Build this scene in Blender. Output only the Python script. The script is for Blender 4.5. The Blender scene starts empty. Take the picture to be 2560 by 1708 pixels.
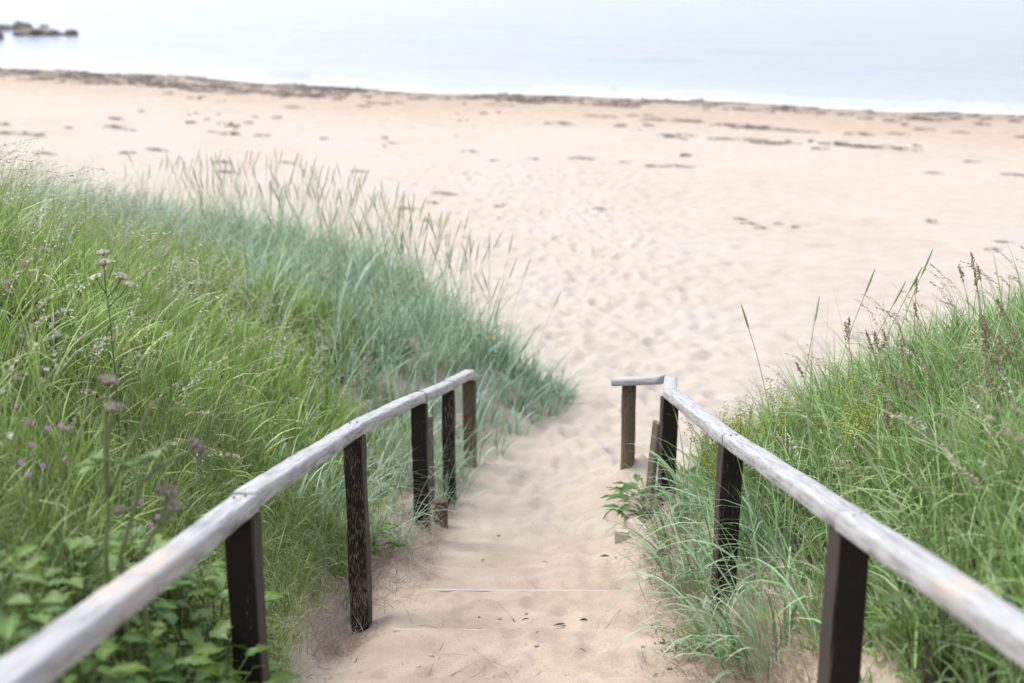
import bpy, math, random
import numpy as np

# ------------------------------------------------------------------ camera, sky, sun, exposure
scene = bpy.context.scene
EYE = np.array([0.0, 0.0, 5.0]); PITCH = 15.0; FPX = 3556.0
cam_d = bpy.data.cameras.new('camera'); cam = bpy.data.objects.new('camera', cam_d)
scene.collection.objects.link(cam); scene.camera = cam
cam.location = EYE; cam.rotation_euler = (math.radians(90 - PITCH), 0, 0)
cam_d.lens = 50; cam_d.sensor_width = 36; cam_d.clip_start = 0.05; cam_d.clip_end = 9000
cam_d.dof.use_dof = True; cam_d.dof.focus_distance = 6.9; cam_d.dof.aperture_fstop = 1.8
cam_d.dof.aperture_blades = 9

SUN_EL, SUN_AZ = 52, -64          # degrees; azimuth measured from the view direction, negative = left
world = bpy.data.worlds.new('World'); scene.world = world; world.use_nodes = True
nt = world.node_tree; bg = nt.nodes['Background']
sky = nt.nodes.new('ShaderNodeTexSky'); sky.sky_type = 'NISHITA'; sky.sun_disc = False
sky.sun_elevation = math.radians(SUN_EL); sky.sun_rotation = math.radians(SUN_AZ)
sky.air_density = 1.0; sky.dust_density = 1.0; sky.ozone_density = 1.0
hsv = nt.nodes.new('ShaderNodeHueSaturation'); hsv.inputs['Saturation'].default_value = 0.44; hsv.inputs['Hue'].default_value = .512
nt.links.new(sky.outputs['Color'], hsv.inputs['Color'])
geo = nt.nodes.new('ShaderNodeNewGeometry'); sep = nt.nodes.new('ShaderNodeSeparateXYZ'); nt.links.new(geo.outputs['Incoming'], sep.inputs[0])
mul = nt.nodes.new('ShaderNodeMath'); mul.operation = 'MULTIPLY_ADD'; mul.use_clamp = False; mul.inputs[1].default_value = -1.05; mul.inputs[2].default_value = .50
nt.links.new(sep.outputs['Z'], mul.inputs[0])
mx = nt.nodes.new('ShaderNodeMath'); mx.operation = 'MAXIMUM'; mx.inputs[1].default_value = .30; nt.links.new(mul.outputs[0], mx.inputs[0])
vm = nt.nodes.new('ShaderNodeVectorMath'); vm.operation = 'SCALE'; nt.links.new(hsv.outputs['Color'], vm.inputs[0]); nt.links.new(mx.outputs[0], vm.inputs['Scale'])
nt.links.new(vm.outputs[0], bg.inputs['Color']); bg.inputs['Strength'].default_value = 0.14
sun_d = bpy.data.lights.new('sun', 'SUN'); sun = bpy.data.objects.new('sun', sun_d)
scene.collection.objects.link(sun); sun_d.energy = .8; sun_d.angle = math.radians(28); sun_d.color = (1, .96, .9)
sun.rotation_euler = (math.radians(90 - SUN_EL), 0, math.radians(180 - SUN_AZ)); sun.location = (-20, 20, 40)
vs = scene.view_settings; vs.view_transform = 'Standard'; vs.look = 'None'; vs.gamma = 1; vs.use_curve_mapping = False
vs.exposure = 1.55
scene.cycles.use_denoising = True
try: scene.cycles.denoiser = 'OPENIMAGEDENOISE'
except Exception: pass
scene.cycles.max_bounces = 8; scene.cycles.transparent_max_bounces = 8
scene.render.film_transparent = False

rng = np.random.default_rng(7); random.seed(7)
COL = scene.collection
PI = math.pi

# ------------------------------------------------------------------ helpers
def link(o, parent=None):
    COL.objects.link(o)
    if parent is not None: o.parent = parent
    return o
def tag(o, label=None, cat=None, group=None, kind=None):
    if label: o['label'] = label
    if cat: o['category'] = cat
    if group: o['group'] = group
    if kind: o['kind'] = kind
    return o
def empty(name, loc, rz=0, label=None, cat=None, group=None):
    o = bpy.data.objects.new(name, None); o.location = loc; o.rotation_euler = (0, 0, rz); o.empty_display_size = .1
    link(o); return tag(o, label, cat, group)
def mesh_np(name, verts, loops, starts, mat=None, smooth=True, col=None, mats=None, midx=None):
    me = bpy.data.meshes.new(name)
    verts = np.ascontiguousarray(verts, np.float32)
    me.vertices.add(len(verts)); me.vertices.foreach_set('co', verts.ravel())
    me.loops.add(len(loops)); me.loops.foreach_set('vertex_index', np.ascontiguousarray(loops, np.int32))
    me.polygons.add(len(starts)); me.polygons.foreach_set('loop_start', np.ascontiguousarray(starts, np.int32))
    me.update(calc_edges=True)
    me.validate()
    if smooth: me.polygons.foreach_set('use_smooth', np.ones(len(me.polygons), bool))
    if col is not None:
        a = me.color_attributes.new('col', 'FLOAT_COLOR', 'POINT')
        c = np.ones((len(verts), 4), np.float32); c[:, :3] = col; a.data.foreach_set('color', c.ravel())
    for m in (mats or ([mat] if mat else [])): me.materials.append(m)
    if midx is not None: me.polygons.foreach_set('material_index', np.ascontiguousarray(midx, np.int32))
    return me
class MB:
    """collects faces"""
    def __init__(s): s.v = []; s.f = []; s.c = []
    def add(s, v, f, c=None):
        n = len(s.v); s.v += [tuple(p) for p in v]; s.f += [tuple(i + n for i in q) for q in f]
        s.c += [c if c is not None else (1, 1, 1)] * len(v)
    def tube(s, pts, rad, n=6, c=None, cap=True):
        pts = [np.array(p, float) for p in pts]; m = len(pts)
        if not hasattr(rad, '__len__'): rad = [rad] * m
        rings = []; ref = np.array([0.3, 0.9, 0.31])
        for i, p in enumerate(pts):
            t = pts[min(i + 1, m - 1)] - pts[max(i - 1, 0)]; t = t / (np.linalg.norm(t) + 1e-9)
            a = np.cross(t, ref); a /= np.linalg.norm(a) + 1e-9; b = np.cross(t, a)
            rings += [p + rad[i] * (a * math.cos(2 * PI * k / n) + b * math.sin(2 * PI * k / n)) for k in range(n)]
        f = [(i * n + k, i * n + (k + 1) % n, (i + 1) * n + (k + 1) % n, (i + 1) * n + k) for i in range(m - 1) for k in range(n)]
        if cap: f += [tuple(range(n))[::-1], tuple((m - 1) * n + k for k in range(n))]
        s.add(rings, f, c)
    def blob(s, p, r, c=None, sq=(1, 1, 1), rot=0):
        ph = (1 + 5 ** .5) / 2
        v = np.array([(-1, ph, 0), (1, ph, 0), (-1, -ph, 0), (1, -ph, 0), (0, -1, ph), (0, 1, ph), (0, -1, -ph), (0, 1, -ph), (ph, 0, -1), (ph, 0, 1), (-ph, 0, -1), (-ph, 0, 1)], float)
        v /= np.linalg.norm(v[0]); v *= (0.85 + .3 * rng.random((12, 1))); v *= np.array(sq) * r
        ca, sa = math.cos(rot), math.sin(rot)
        v = np.stack([v[:, 0] * ca - v[:, 1] * sa, v[:, 0] * sa + v[:, 1] * ca, v[:, 2]], 1) + np.array(p)
        s.add(v, [(0, 11, 5), (0, 5, 1), (0, 1, 7), (0, 7, 10), (0, 10, 11), (1, 5, 9), (5, 11, 4), (11, 10, 2), (10, 7, 6), (7, 1, 8), (3, 9, 4), (3, 4, 2), (3, 2, 6), (3, 6, 8), (3, 8, 9), (4, 9, 5), (2, 4, 11), (6, 2, 10), (8, 6, 7), (9, 8, 1)], c)
    def mesh(s, name, mat, smooth=True):
        me = bpy.data.meshes.new(name); me.from_pydata([tuple(map(float, p)) for p in s.v], [], s.f); me.update()
        if smooth: me.polygons.foreach_set('use_smooth', np.ones(len(me.polygons), bool))
        a = me.color_attributes.new('col', 'FLOAT_COLOR', 'POINT'); c = np.ones((len(s.v), 4), np.float32); c[:, :3] = np.array(s.c).reshape(-1, 3)
        a.data.foreach_set('color', c.ravel()); me.materials.append(mat); return me
    def build(s, name, mat, parent=None, smooth=True):
        return link(bpy.data.objects.new(name, s.mesh(name, mat, smooth)), parent)
def copy_tree(o, parent=None):
    c = o.copy(); COL.objects.link(c); c.parent = parent
    for ch in list(o.children): copy_tree(ch, c)
    return c
def ray(x, y):                      # direction through a point of the 2560x1708 photograph, unit depth
    p = math.radians(PITCH)
    fw = np.array([0, math.cos(p), -math.sin(p)]); up = np.array([0, math.sin(p), math.cos(p)])
    return fw + np.array([1., 0, 0]) * (x - 1280) / FPX - up * (y - 854) / FPX
def at_depth(x, y, d): return EYE + ray(x, y) * d
def vnoise(x, y, s, seed=0):        # smooth value noise 0..1
    x = np.asarray(x, float) / s; y = np.asarray(y, float) / s
    xi = np.floor(x).astype(np.int64); yi = np.floor(y).astype(np.int64); fx = x - xi; fy = y - yi
    fx = fx * fx * (3 - 2 * fx); fy = fy * fy * (3 - 2 * fy)
    def h(a, b):
        n = (a * 374761393 + b * 668265263 + seed * 974711) & 0x7fffffff
        n = ((n ^ (n >> 13)) * 1274126177) & 0x7fffffff
        return ((n ^ (n >> 16)) & 0xffff) / 65535.0
    return (h(xi, yi) * (1 - fx) + h(xi + 1, yi) * fx) * (1 - fy) + (h(xi, yi + 1) * (1 - fx) + h(xi + 1, yi + 1) * fx) * fy
def fbm(x, y, s, o=4, seed=0):
    r = 0; a = 1; t = 0
    for k in range(o): r = r + a * vnoise(x, y, s / 2 ** k, seed + k * 17); t += a; a *= .5
    return r / t
def sstep(a, b, x):
    t = np.clip((np.asarray(x, float) - a) / (b - a), 0, 1); return t * t * (3 - 2 * t)

# ------------------------------------------------------------------ materials
def new_mat(name):
    m = bpy.data.materials.new(name); m.use_nodes = True
    return m, m.node_tree.nodes, m.node_tree.links, m.node_tree.nodes['Principled BSDF']
def N(nodes, t, **kw):
    n = nodes.new(t)
    for k, v in kw.items(): setattr(n, k, v)
    return n
def ramp(nodes, stops):
    r = nodes.new('ShaderNodeValToRGB'); cr = r.color_ramp
    while len(cr.elements) < len(stops): cr.elements.new(0.5)
    for e, (p, c) in zip(cr.elements, stops): e.position = p; e.color = (*c, 1) if len(c) == 3 else c
    return r
def noise(nodes, links, vec, scale, detail=4, rough=.55):
    n = nodes.new('ShaderNodeTexNoise'); n.inputs['Scale'].default_value = scale; n.inputs['Detail'].default_value = detail
    n.inputs['Roughness'].default_value = rough
    if vec is not None: links.new(vec, n.inputs['Vector'])
    return n
def mixc(nodes, links, fac, a, b, mode='MIX'):
    m = nodes.new('ShaderNodeMix'); m.data_type = 'RGBA'; m.blend_type = mode
    for s, v in ((0, fac), (6, a), (7, b)):
        if hasattr(v, 'links'): links.new(v, m.inputs[s])
        elif isinstance(v, (int, float)): m.inputs[s].default_value = v
        else: m.inputs[s].default_value = (*v, 1)
    return m.outputs[2]
def mathn(nodes, links, op, a, b=0.0):
    m = nodes.new('ShaderNodeMath'); m.operation = op
    for i, v in enumerate((a, b)):
        if hasattr(v, 'links'): links.new(v, m.inputs[i])
        else: m.inputs[i].default_value = v
    return m.outputs[0]

def sand_material():
    m, nd, lk, b = new_mat('dry_sand')
    geo = N(nd, 'ShaderNodeNewGeometry'); pos = geo.outputs['Position']
    big = noise(nd, lk, pos, .35, 5); mid = noise(nd, lk, pos, 3.0, 5); fine = noise(nd, lk, pos, 160, 3, .7); spk = noise(nd, lk, pos, 420, 1)
    c1 = mixc(nd, lk, big.outputs[0], (.448, .358, .268), (.497, .41, .32))
    r = ramp(nd, [(.35, (.84, .82, .80)), (.65, (1.06, 1.06, 1.06))]); lk.new(mid.outputs[0], r.inputs[0])
    c2 = mixc(nd, lk, 1.0, c1, r.outputs[0], 'MULTIPLY')
    r2 = ramp(nd, [(.3, (.78, .74, .70)), (.5, (1, 1, 1)), (.75, (1.12, 1.11, 1.10))]); lk.new(fine.outputs[0], r2.inputs[0])
    c3 = mixc(nd, lk, 1.0, c2, r2.outputs[0], 'MULTIPLY')
    # damp sand near the waterline and drier sand up the beach, made paler still to paint in lens veil, from a vertex attribute
    at = N(nd, 'ShaderNodeAttribute', attribute_name='damp'); dn = noise(nd, lk, pos, .5, 4)
    damp = mathn(nd, lk, 'MULTIPLY', at.outputs['Fac'], mathn(nd, lk, 'ADD', dn.outputs[0], .45))
    c4 = mixc(nd, lk, damp, c3, (.30, .235, .18))
    pale = N(nd, 'ShaderNodeAttribute', attribute_name='pale')
    c5 = mixc(nd, lk, mathn(nd, lk, 'MULTIPLY', pale.outputs['Fac'], mathn(nd, lk, 'ADD', big.outputs[0], .1)), c4, (.452, .405, .343))
    so = N(nd, 'ShaderNodeAttribute', attribute_name='soil_shade'); sn = noise(nd, lk, pos, 14, 5, .7)
    sr = ramp(nd, [(.3, (.014, .013, .008)), (.7, (.06, .05, .03))]); lk.new(sn.outputs[0], sr.inputs[0])  # soil under the grass, coloured extra dark to paint shade between the blades
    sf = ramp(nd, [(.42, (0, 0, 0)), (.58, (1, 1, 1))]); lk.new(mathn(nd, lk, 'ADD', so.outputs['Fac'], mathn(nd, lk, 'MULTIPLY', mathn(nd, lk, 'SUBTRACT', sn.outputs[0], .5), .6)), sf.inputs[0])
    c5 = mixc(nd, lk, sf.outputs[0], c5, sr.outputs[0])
    lk.new(c5, b.inputs['Base Color']); b.inputs['Roughness'].default_value = .95; b.inputs['Specular IOR Level'].default_value = .15
    bp = N(nd, 'ShaderNodeBump'); bp.inputs['Strength'].default_value = .6; bp.inputs['Distance'].default_value = .007
    h = mathn(nd, lk, 'ADD', fine.outputs[0], mathn(nd, lk, 'MULTIPLY', noise(nd, lk, pos, 38, 4).outputs[0], 1.5)); lk.new(h, bp.inputs['Height']); lk.new(bp.outputs[0], b.inputs['Normal'])
    return m
def sea_material():
    m, nd, lk, b = new_mat('sea_water')
    geo = N(nd, 'ShaderNodeNewGeometry'); pos = geo.outputs['Position']
    mp = N(nd, 'ShaderNodeMapping'); mp.inputs['Scale'].default_value = (.5, 1.3, 1); mp.inputs['Rotation'].default_value = (0, 0, math.radians(27)); lk.new(pos, mp.inputs[0])
    n1 = noise(nd, lk, mp.outputs[0], 1.1, 6, .6); n2 = noise(nd, lk, mp.outputs[0], .14, 3)
    fo = N(nd, 'ShaderNodeAttribute', attribute_name='foam')
    sh = N(nd, 'ShaderNodeAttribute', attribute_name='shallow')
    deep = mixc(nd, lk, sh.outputs['Fac'], (.20, .225, .25), (.36, .385, .39))
    fr = ramp(nd, [(.38, (0, 0, 0)), (.62, (1, 1, 1))]); lk.new(n1.outputs[0], fr.inputs[0])
    f = mathn(nd, lk, 'MULTIPLY', fo.outputs['Fac'], mathn(nd, lk, 'ADD', mathn(nd, lk, 'MULTIPLY', fr.outputs[0], .75), .25))
    c = mixc(nd, lk, f, deep, (.86, .87, .88)); lk.new(c, b.inputs['Base Color'])
    lk.new(mathn(nd, lk, 'ADD', .16, mathn(nd, lk, 'MULTIPLY', f, .7)), b.inputs['Roughness'])
    b.inputs['IOR'].default_value = 1.33
    bp = N(nd, 'ShaderNodeBump'); bp.inputs['Strength'].default_value = .6; bp.inputs['Distance'].default_value = .16
    lk.new(mathn(nd, lk, 'ADD', n1.outputs[0], mathn(nd, lk, 'MULTIPLY', n2.outputs[0], 2.0)), bp.inputs['Height']); lk.new(bp.outputs[0], b.inputs['Normal'])
    return m
def leaf_material(name, trans=.35, rough=.5, vein=False, spec=.4):
    m, nd, lk, b = new_mat(name)
    at = N(nd, 'ShaderNodeAttribute', attribute_name='col'); col = at.outputs['Color']
    if vein:
        tc = N(nd, 'ShaderNodeTexCoord'); n = noise(nd, lk, tc.outputs['Object'], 30, 3)
        oi = N(nd, 'ShaderNodeObjectInfo')
        r = ramp(nd, [(.25, (.75, .78, .7)), (.7, (1.2, 1.15, 1.1))]); lk.new(n.outputs[0], r.inputs[0])
        col = mixc(nd, lk, 1.0, col, r.outputs[0], 'MULTIPLY')
        r3 = ramp(nd, [(0, (.7, .78, .7)), (1, (1.25, 1.12, 1.0))]); lk.new(oi.outputs['Random'], r3.inputs[0])
        col = mixc(nd, lk, 1.0, col, r3.outputs[0], 'MULTIPLY')
        bp = N(nd, 'ShaderNodeBump'); bp.inputs['Strength'].default_value = .4; bp.inputs['Distance'].default_value = .004
        lk.new(n.outputs[0], bp.inputs['Height']); lk.new(bp.outputs[0], b.inputs['Normal'])
    lk.new(col, b.inputs['Base Color']); b.inputs['Roughness'].default_value = rough; b.inputs['Specular IOR Level'].default_value = spec
    tr = N(nd, 'ShaderNodeBsdfTranslucent'); lk.new(mixc(nd, lk, 1.0, col, (1.15, 1.2, .75), 'MULTIPLY'), tr.inputs['Color'])
    ms = N(nd, 'ShaderNodeMixShader'); ms.inputs[0].default_value = trans
    lk.new(b.outputs[0], ms.inputs[1]); lk.new(tr.outputs[0], ms.inputs[2]); lk.new(ms.outputs[0], nd['Material Output'].inputs['Surface'])
    return m
def simple_col_material(name, rough=.8, spec=.2, vary=.35, scale=25, bump=.4, dist=.003):
    m, nd, lk, b = new_mat(name)
    at = N(nd, 'ShaderNodeAttribute', attribute_name='col'); tc = N(nd, 'ShaderNodeTexCoord')
    n = noise(nd, lk, tc.outputs['Object'], scale, 5)
    r = ramp(nd, [(.3, (1 - vary,) * 3), (.7, (1 + vary,) * 3)]); lk.new(n.outputs[0], r.inputs[0])
    lk.new(mixc(nd, lk, 1.0, at.outputs['Color'], r.outputs[0], 'MULTIPLY'), b.inputs['Base Color'])
    b.inputs['Roughness'].default_value = rough; b.inputs['Specular IOR Level'].default_value = spec
    bp = N(nd, 'ShaderNodeBump'); bp.inputs['Strength'].default_value = bump; bp.inputs['Distance'].default_value = dist
    lk.new(n.outputs[0], bp.inputs['Height']); lk.new(bp.outputs[0], b.inputs['Normal'])
    return m
def rail_material():                # silver weathered timber; local x runs along the rail
    m, nd, lk, b = new_mat('silvered_timber')
    tc = N(nd, 'ShaderNodeTexCoord'); ob = tc.outputs['Object']; oi = N(nd, 'ShaderNodeObjectInfo')
    ad = N(nd, 'ShaderNodeVectorMath', operation='ADD'); lk.new(ob, ad.inputs[0])
    cx = N(nd, 'ShaderNodeCombineXYZ'); lk.new(mathn(nd, lk, 'MULTIPLY', oi.outputs['Random'], 37.0), cx.inputs[0]); lk.new(cx.outputs[0], ad.inputs[1])
    mp = N(nd, 'ShaderNodeMapping'); mp.inputs['Scale'].default_value = (1.6, 26, 26); lk.new(ad.outputs[0], mp.inputs[0])
    g = noise(nd, lk, mp.outputs[0], 3.0, 7, .65)
    mp2 = N(nd, 'ShaderNodeMapping'); mp2.inputs['Scale'].default_value = (2.2, 7, 7); lk.new(ad.outputs[0], mp2.inputs[0])
    blot = noise(nd, lk, mp2.outputs[0], 2.4, 6, .7)
    r = ramp(nd, [(.28, (.22, .212, .20)), (.45, (.36, .352, .34)), (.62, (.455, .448, .438))]); lk.new(g.outputs[0], r.inputs[0])
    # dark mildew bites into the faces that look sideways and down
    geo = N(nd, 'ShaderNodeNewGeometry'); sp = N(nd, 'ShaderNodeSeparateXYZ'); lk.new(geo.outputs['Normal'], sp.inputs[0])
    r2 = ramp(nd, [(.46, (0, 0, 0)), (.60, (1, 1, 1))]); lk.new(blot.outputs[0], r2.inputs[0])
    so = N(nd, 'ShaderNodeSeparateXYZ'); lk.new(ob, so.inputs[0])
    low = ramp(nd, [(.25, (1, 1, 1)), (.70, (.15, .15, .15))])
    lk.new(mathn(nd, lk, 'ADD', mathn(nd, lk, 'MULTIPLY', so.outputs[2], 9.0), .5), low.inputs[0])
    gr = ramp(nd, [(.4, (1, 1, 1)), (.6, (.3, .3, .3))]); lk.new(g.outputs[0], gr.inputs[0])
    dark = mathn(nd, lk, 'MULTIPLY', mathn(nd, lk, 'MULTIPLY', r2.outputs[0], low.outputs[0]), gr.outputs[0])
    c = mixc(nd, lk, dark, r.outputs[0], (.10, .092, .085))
    mp3 = N(nd, 'ShaderNodeMapping'); mp3.inputs['Scale'].default_value = (.7, 34, 34); lk.new(ad.outputs[0], mp3.inputs[0])
    ck = noise(nd, lk, mp3.outputs[0], 1.0, 3, .5); cr = ramp(nd, [(.485, (0, 0, 0)), (.497, (1, 1, 1)), (.51, (0, 0, 0))]); lk.new(ck.outputs[0], cr.inputs[0])
    c = mixc(nd, lk, mathn(nd, lk, 'MULTIPLY', cr.outputs[0], .65), c, (.09, .085, .08))
    wa = N(nd, 'ShaderNodeAttribute', attribute_name='worn')
    wn = ramp(nd, [(.40, (0, 0, 0)), (.56, (1, 1, 1))]); lk.new(blot.outputs[0], wn.inputs[0])
    c = mixc(nd, lk, mathn(nd, lk, 'MULTIPLY', wa.outputs['Fac'], wn.outputs[0]), c, (.45, .375, .305))
    lk.new(c, b.inputs['Base Color']); b.inputs['Roughness'].default_value = .75; b.inputs['Specular IOR Level'].default_value = .25
    bp = N(nd, 'ShaderNodeBump'); bp.inputs['Strength'].default_value = .55; bp.inputs['Distance'].default_value = .003
    lk.new(g.outputs[0], bp.inputs['Height']); lk.new(bp.outputs[0], b.inputs['Normal'])
    return m
def post_material(name, wear, base=(.015, .011, .0095), bare=(.17, .135, .10), moss=0.0):
    m, nd, lk, b = new_mat(name)
    tc = N(nd, 'ShaderNodeTexCoord'); ob = tc.outputs['Object']; oi = N(nd, 'ShaderNodeObjectInfo')
    ad = N(nd, 'ShaderNodeVectorMath', operation='ADD'); lk.new(ob, ad.inputs[0])
    cx = N(nd, 'ShaderNodeCombineXYZ'); lk.new(mathn(nd, lk, 'MULTIPLY', oi.outputs['Random'], 23.0), cx.inputs[0]); lk.new(cx.outputs[0], ad.inputs[1])
    mp = N(nd, 'ShaderNodeMapping'); mp.inputs['Scale'].default_value = (85, 85, 12); lk.new(ad.outputs[0], mp.inputs[0])
    g = noise(nd, lk, mp.outputs[0], 2.2, 7, .66)
    big = noise(nd, lk, ad.outputs[0], 6, 3)
    sp = N(nd, 'ShaderNodeSeparateXYZ'); lk.new(ob, sp.inputs[0])
    tint = mixc(nd, lk, big.outputs[0], base, tuple(x * 1.9 for x in base))
    thr = ramp(nd, [(.52 - .16 * wear, (0, 0, 0)), (.60 - .13 * wear, (1, 1, 1))])
    s = mathn(nd, lk, 'ADD', mathn(nd, lk, 'MULTIPLY', g.outputs[0], .72), mathn(nd, lk, 'MULTIPLY', big.outputs[0], .22)); lk.new(s, thr.inputs[0])
    wearat = N(nd, 'ShaderNodeAttribute', attribute_name='wear')
    fac = mathn(nd, lk, 'MULTIPLY', thr.outputs[0], wearat.outputs['Fac'])
    c = mixc(nd, lk, fac, tint, bare)
    tn = N(nd, 'ShaderNodeSeparateXYZ'); lk.new(tc.outputs['Normal'], tn.inputs[0])
    sf = ramp(nd, [(.55, (0, 0, 0)), (.8, (1, 1, 1))]); lk.new(mathn(nd, lk, 'ABSOLUTE', tn.outputs[0]), sf.inputs[0])
    c = mixc(nd, lk, mathn(nd, lk, 'MULTIPLY', sf.outputs[0], mathn(nd, lk, 'MULTIPLY', g.outputs[0], 1.1)), c, (.085, .070, .060))
    if moss:
        lowz = ramp(nd, [(.0, (1, 1, 1)), (1.0, (0, 0, 0))]); lk.new(mathn(nd, lk, 'ADD', mathn(nd, lk, 'MULTIPLY', sp.outputs[2], 1.6), .05), lowz.inputs[0])
        c = mixc(nd, lk, mathn(nd, lk, 'MULTIPLY', lowz.outputs[0], moss), c, (.20, .165, .075))
    lk.new(c, b.inputs['Base Color']); b.inputs['Roughness'].default_value = .75; b.inputs['Specular IOR Level'].default_value = .18
    bp = N(nd, 'ShaderNodeBump'); bp.inputs['Strength'].default_value = .5; bp.inputs['Distance'].default_value = .004
    lk.new(g.outputs[0], bp.inputs['Height']); lk.new(bp.outputs[0], b.inputs['Normal'])
    return m
def rock_material():
    m, nd, lk, b = new_mat('weedy_rock')
    tc = N(nd, 'ShaderNodeTexCoord'); n = noise(nd, lk, tc.outputs['Object'], 1.3, 6, .65); n2 = noise(nd, lk, tc.outputs['Object'], 5, 5)
    r = ramp(nd, [(.32, (.025, .02, .016)), (.5, (.085, .068, .045)), (.7, (.19, .16, .115))]); lk.new(n.outputs[0], r.inputs[0])
    lk.new(r.outputs[0], b.inputs['Base Color']); b.inputs['Roughness'].default_value = .6
    bp = N(nd, 'ShaderNodeBump'); bp.inputs['Strength'].default_value = .8; bp.inputs['Distance'].default_value = .08; lk.new(n2.outputs[0], bp.inputs['Height']); lk.new(bp.outputs[0], b.inputs['Normal'])
    return m
M_SAND = sand_material(); M_SEA = sea_material(); M_GRASS = leaf_material('grass_blade', .16, .42, spec=.35)
M_LYME = leaf_material('lyme_blade', .12, .42, spec=.4); M_LEAF = leaf_material('broad_leaf', .3, .42, vein=True)
M_STRAW = simple_col_material('straw', .85, .15, .3, 60, .2)
M_STEM = leaf_material('plant_stem', .12, .55); M_FLOWER = leaf_material('petal', .35, .6, spec=.2)
M_WEED = simple_col_material('dried_seaweed', .65, .4, .5, 9, .6, .01)
M_PEBBLE = simple_col_material('pebble', .7, .3, .25, 60, .2); M_RAIL = rail_material()
M_POST = post_material('stained_timber', -.35); M_POST_WORN = post_material('stained_timber_flaking', .24, bare=(.23, .19, .14)); M_POST_MID = post_material('stained_timber_scuffed', .05, bare=(.20, .155, .11))
M_POST_BROWN = post_material('stained_timber_brown', .8, base=(.045, .027, .017), bare=(.13, .085, .055), moss=0.0)
M_POST_END = post_material('stained_timber_mossy', .9, base=(.035, .026, .020), bare=(.15, .12, .085), moss=.9)
M_ROCK = rock_material(); M_OLD = post_material('bleached_timber', 2.2, base=(.20, .16, .12), bare=(.48, .42, .35))
M_STUMP = post_material('old_timber', 1.4, base=(.04, .032, .026), bare=(.17, .14, .11))
M_BIT = simple_col_material('litter_bit', .8, .2, .2, 40, .1)

# ------------------------------------------------------------------ terrain
SX = np.array([-120, -25.0, -12.8, -3.0, 5.3, 12.55, 17.3, 120.]); SY = np.array([128., 70.6, 62.65, 56.8, 53.6, 50.05, 48.3, 12.])
def yshore(x): return np.interp(x, SX, SY) + .5 * (np.sin(np.asarray(x) * .31) + .6 * np.sin(np.asarray(x) * .83 + 1))
TOE = np.array([(-60, 27), (-14, 23.0), (-9, 22), (-5, 20.4), (-2.9, 18.8), (-1.6, 16.9), (-.44, 14.6), (.17, 13.2), (.6, 12.5), (1.4, 11.6), (60, 11)])
def toe_left(x): return np.interp(x, TOE[:, 0], TOE[:, 1])
EL = np.array([(-3, -.95), (4, -.90), (5.4, -.93), (6.2, -1.02), (7.0, -.90), (8.5, -.68), (10.2, -.46), (10.8, -.18), (11.2, .08), (11.8, .42), (12.4, .64), (13, .3), (13.4, -.1)])
def edge_left(y): return np.interp(y, EL[:, 0], EL[:, 1])
def toe_right(x): return np.interp(x, [0, 1.1, 1.7, 2.5, 4, 9, 40], [9.8, 10.2, 10.9, 11.2, 11.2, 10.4, 7])
STEPS = [4.55, 5.36, 6.18, 7.0, 7.63, 8.45, 9.3]
def smooth_max(a, b, k=.12): return .5 * (a + b + np.sqrt((a - b) ** 2 + k * k))
def base_z(x, y):
    x = np.asarray(x, float); y = np.asarray(y, float)
    plane = 3.3 - .225 * y; beach = .027 * (yshore(x) - y)
    return smooth_max(plane, beach, .10) - .15 * np.exp(-((y - 6.45) / .6) ** 2 - ((x + .84) / .20) ** 2) - .11 * np.exp(-((y - 10.8) / 2.0) ** 2 - ((x + .3) / 1.0) ** 2)
def bank_z(x, y):
    x = np.asarray(x, float); y = np.asarray(y, float)
    xl = np.interp(y, [0, 6.6, 8.5, 10.5, 12], [.88, .86, .66, .42, .1]); u = np.maximum(0, -x - xl)
    L = 2.36 * (1 - np.exp(-u / 1.6)) * sstep(3, 11.0, toe_left(x) - y)
    xr = np.interp(y, [0, 6, 8.5, 9.5], [.92, .93, .90, .86]); ur = np.maximum(0, x - xr)
    R = 2.25 * (1 - np.exp(-ur / 1.75)) * sstep(-.2, 3.6, toe_right(x) - y)
    R = R + .22 * np.exp(-((x - 1.02) / .28) ** 2 - ((y - 8.3) / .9) ** 2) + .30 * np.exp(-((x - .86) / .30) ** 2 - ((y - 9.55) / .38) ** 2)
    L = L + .16 * np.exp(-((x + .72) / .2) ** 2 - ((y - 8.2) / 1.1) ** 2)
    dt = toe_left(x) - y + .7 * (fbm(x, y, 2.6, 2, 8) - .5)     # low foredune that the blue grass has gathered
    L = L + .46 * sstep(0, 1.7, dt) * (1 - sstep(4.5, 9.5, dt)) * (1 - sstep(-.95, .05, x - edge_left(y) + .1)) * (y > 10.4) * sstep(10.4, 12.2, y)
    big = (fbm(x, y, 1.7, 3, 5) - .5) * .55 * (sstep(.3, 1.4, u) * sstep(2, 6, toe_left(x) - y) + sstep(.3, 1.4, ur) * sstep(0, 2.5, toe_right(x) - y))
    return L + R + big
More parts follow.
